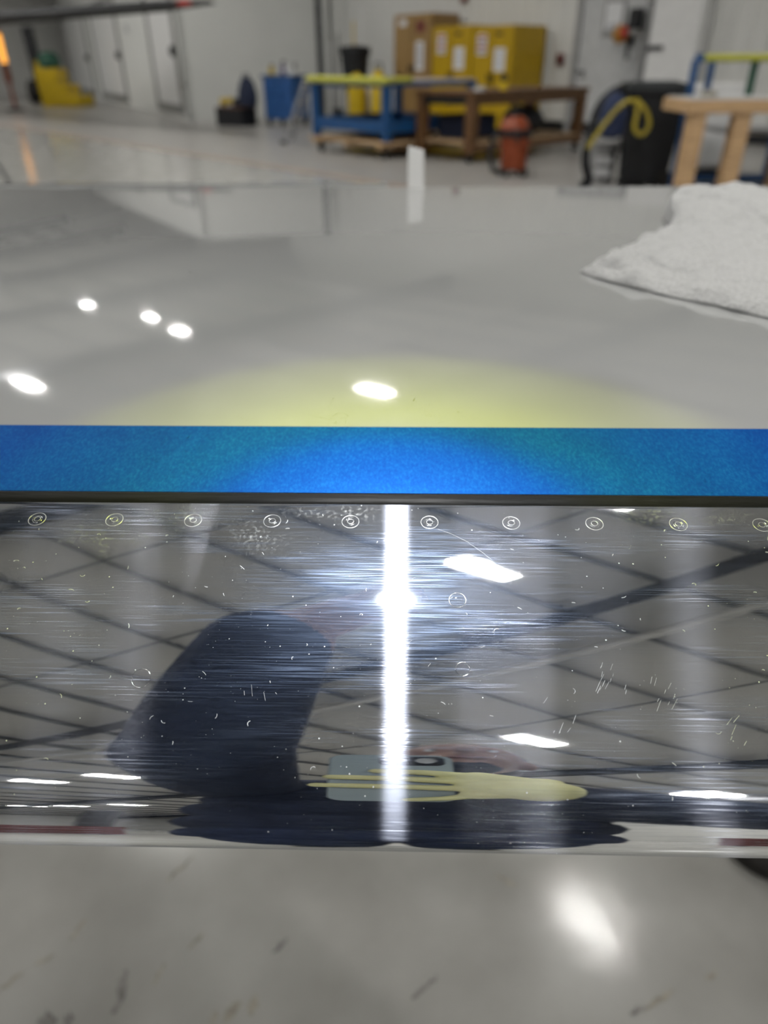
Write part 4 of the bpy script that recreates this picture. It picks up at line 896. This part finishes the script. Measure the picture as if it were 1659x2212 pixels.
# --- the other aircraft's wing with its gear leg, top left
ow = thing('parked_aircraft', 'wing of another aircraft with black boot and red tip, top left', 'aircraft', (0,0,0))
tipP, rootP = at(456, 9, 15.0), at(-220, 48, 26.0)
def section(p, ch, th, n=18):
    r = []
    for k in range(n+1):
        t = k/n; x = (1-cos(pi*t))/2; r.append((x*ch, th*2.6*(.2969*sqrt(x)-.126*x-.3516*x*x+.2843*x**3-.1015*x**4)))
    lo_ = [(x, -z*.8) for x, z in r[1:-1]][::-1]; return r, lo_
back_dir = Vector((.35, .94, 0)).normalized()
NS = 10
def wing_mesh(x_from, x_to):
    b = MB(); rows = []
    for i in range(NS+1):
        t = i/NS; p = rootP.lerp(tipP, t); ch, th = 1.9*(1-t)+.7*t, .85*(1-t)+.34*t
        if i == NS: ch, th = ch*.6, th*.35
        n = 18; ring = []
        for sgn in (1, -1):
            for k in range(n+1):
                q = k/n if sgn > 0 else 1-k/n; x = x_from + (x_to-x_from)*q
                zz = th*2.6*(.2969*sqrt(max(x,0))-.126*x-.3516*x*x+.2843*x**3-.1015*x**4)*(1 if sgn > 0 else -.8)
                ring.append(p + back_dir*x*ch + Vector((0,0,zz)))
        rows.append(ring)
    m = len(rows[0]); b.add([v for r in rows for v in r], [(i*m+k, i*m+(k+1)%m, (i+1)*m+(k+1)%m, (i+1)*m+k) for i in range(NS) for k in range(m)] + [tuple(range(m)), tuple(NS*m+k for k in range(m))]); return b
wing_mesh(0, .7).build('deice_boot', MT['black'], ow, smooth='auto')
wing_mesh(.7, 1.0).build('wing_panel', MT['white_paint'], ow, smooth='auto')
b = MB(); b.ball(rootP.lerp(tipP, .965) + Vector((0,-.04,0)), (.16,.10,.05), 12, 8); b.build('tip_light', MT['red'], ow, smooth=True)
g = at(72, 60, 30.0); b = MB(); b.bar((g.x, g.y, .45), (g.x-.05, g.y, 2.35), .30, .30); b.build('gear_leg', MT['black'], ow)
for dx in (-.28, .28): b = MB(); b.cyl((g.x+dx-.12, g.y, .38), (g.x+dx+.12, g.y, .38), .38, n=20); b.build('gear_wheel', MT['rubber'], ow)
pipe('floor_cable', 'dark cable lying on the floor at the left edge', 'cable', [flo(-60,300)+Vector((0,0,.02)), flo(-10,345)+Vector((0,0,.02)), flo(24,402)+Vector((0,0,.02)), flo(40,440)+Vector((0,0,.02))], .02, MT['steel_dark'])
# --- tool chests behind the person, seen only in the metal
def chest(label, loc, rz, m, w, h, nd, cat='tool chest'):
    e = thing('tool_chest', label, cat, loc, rz)
    b = MB(); b.box((0,.3,h/2+.06), (w,.6,h-.12)); b.build('body', m, e, bevel=.01)
    for i in range(nd):
        z = .14 + (h-.2)*(i+.5)/nd; d = MB(); d.box((0,-.015,z), (w-.08,.03,(h-.2)/nd-.02)); q = d.build('drawer', m, e, bevel=.005)
        d = MB(); d.box((0,-.045,z+.02), (w*.7,.03,.02)); d.build('handle', MT['alu'], q)
    casters(e, [(-w*.4,.08),(w*.4,.08),(-w*.4,.5),(w*.4,.5)], .06)
chest('dark red tool chest mirrored at the left end of the metal', (-3.1, -6.2, 0), radians(155), MT['maroon'], 1.5, 1.1, 4)
chest('dark red tool chest mirrored at the right end of the metal', (3.3, -5.6, 0), radians(205), MT['maroon'], 1.6, 1.05, 4)
chest('low green tool chest mirrored at the right end of the metal', (3.0, -4.4, 0), radians(205), MT['green'], .8, .45, 2)
b = MB(); b.box((0,0,1.6), (.35,.35,3.2)); b.box((0,0,.03), (.55,.55,.06)); o = b.build('trim_3', MT['steel_dark'], None, bevel=.01, loc=(-3.6, -8.8, 0)); struct(o)
# --- scuffs on the floor beneath the wing
rnd = random.Random(11)
def scuff(p0, p1, w, m, wob=.3):
    a, c = flo(*p0), flo(*p1); d = (c-a); n_ = Vector((-d.y, d.x, 0)).normalized(); b = MB(); N = 9; tp = []; bt_ = []
    for i in range(N):
        t = i/(N-1); wd_ = w*sin(pi*min(max(t,.06),.94))**.5*(1+rnd.uniform(-wob, wob)); c0 = a.lerp(c, t) + n_*w*rnd.uniform(-wob, wob)
        tp.append(c0 + n_*wd_/2 + Vector((0,0,.0006))); bt_.append(c0 - n_*wd_/2 + Vector((0,0,.0006)))
    b.add(tp+bt_, [(i, i+1, N+i+1, N+i) for i in range(N-1)]); b.build('scuff', m, floor)
for p0, p1, w, m in [((890,2158),(945,2110),.008,MT['scuff']), ((148,2032),(188,1985),.008,MT['stain']), ((250,2190),(272,2095),.012,MT['scuff']), ((330,2130),(355,2080),.006,MT['stain']), ((590,2060),(622,2028),.008,MT['scuff']), ((405,2050),(440,2018),.007,MT['stain']),
    ((360,1905),(420,1850),.007,MT['stain']), ((80,2208),(125,2200),.022,MT['scuff']), ((138,2212),(160,2200),.018,MT['scuff']), ((485,2212),(520,2165),.013,MT['stain']), ((540,2195),(556,2150),.012,MT['stain']), ((455,2212),(470,2185),.009,MT['stain']), ((0,2140),(50,2100),.007,MT['stain']), ((75,2085),(120,2062),.006,MT['stain']),
    ((1360,2190),(1395,2175),.007,MT['scuff']), ((1395,2180),(1455,2140),.007,MT['stain']), ((1525,2115),(1550,2105),.007,MT['stain']), ((1070,1890),(1120,1915),.006,MT['stain'])]:
    scuff(p0, p1, w, m)
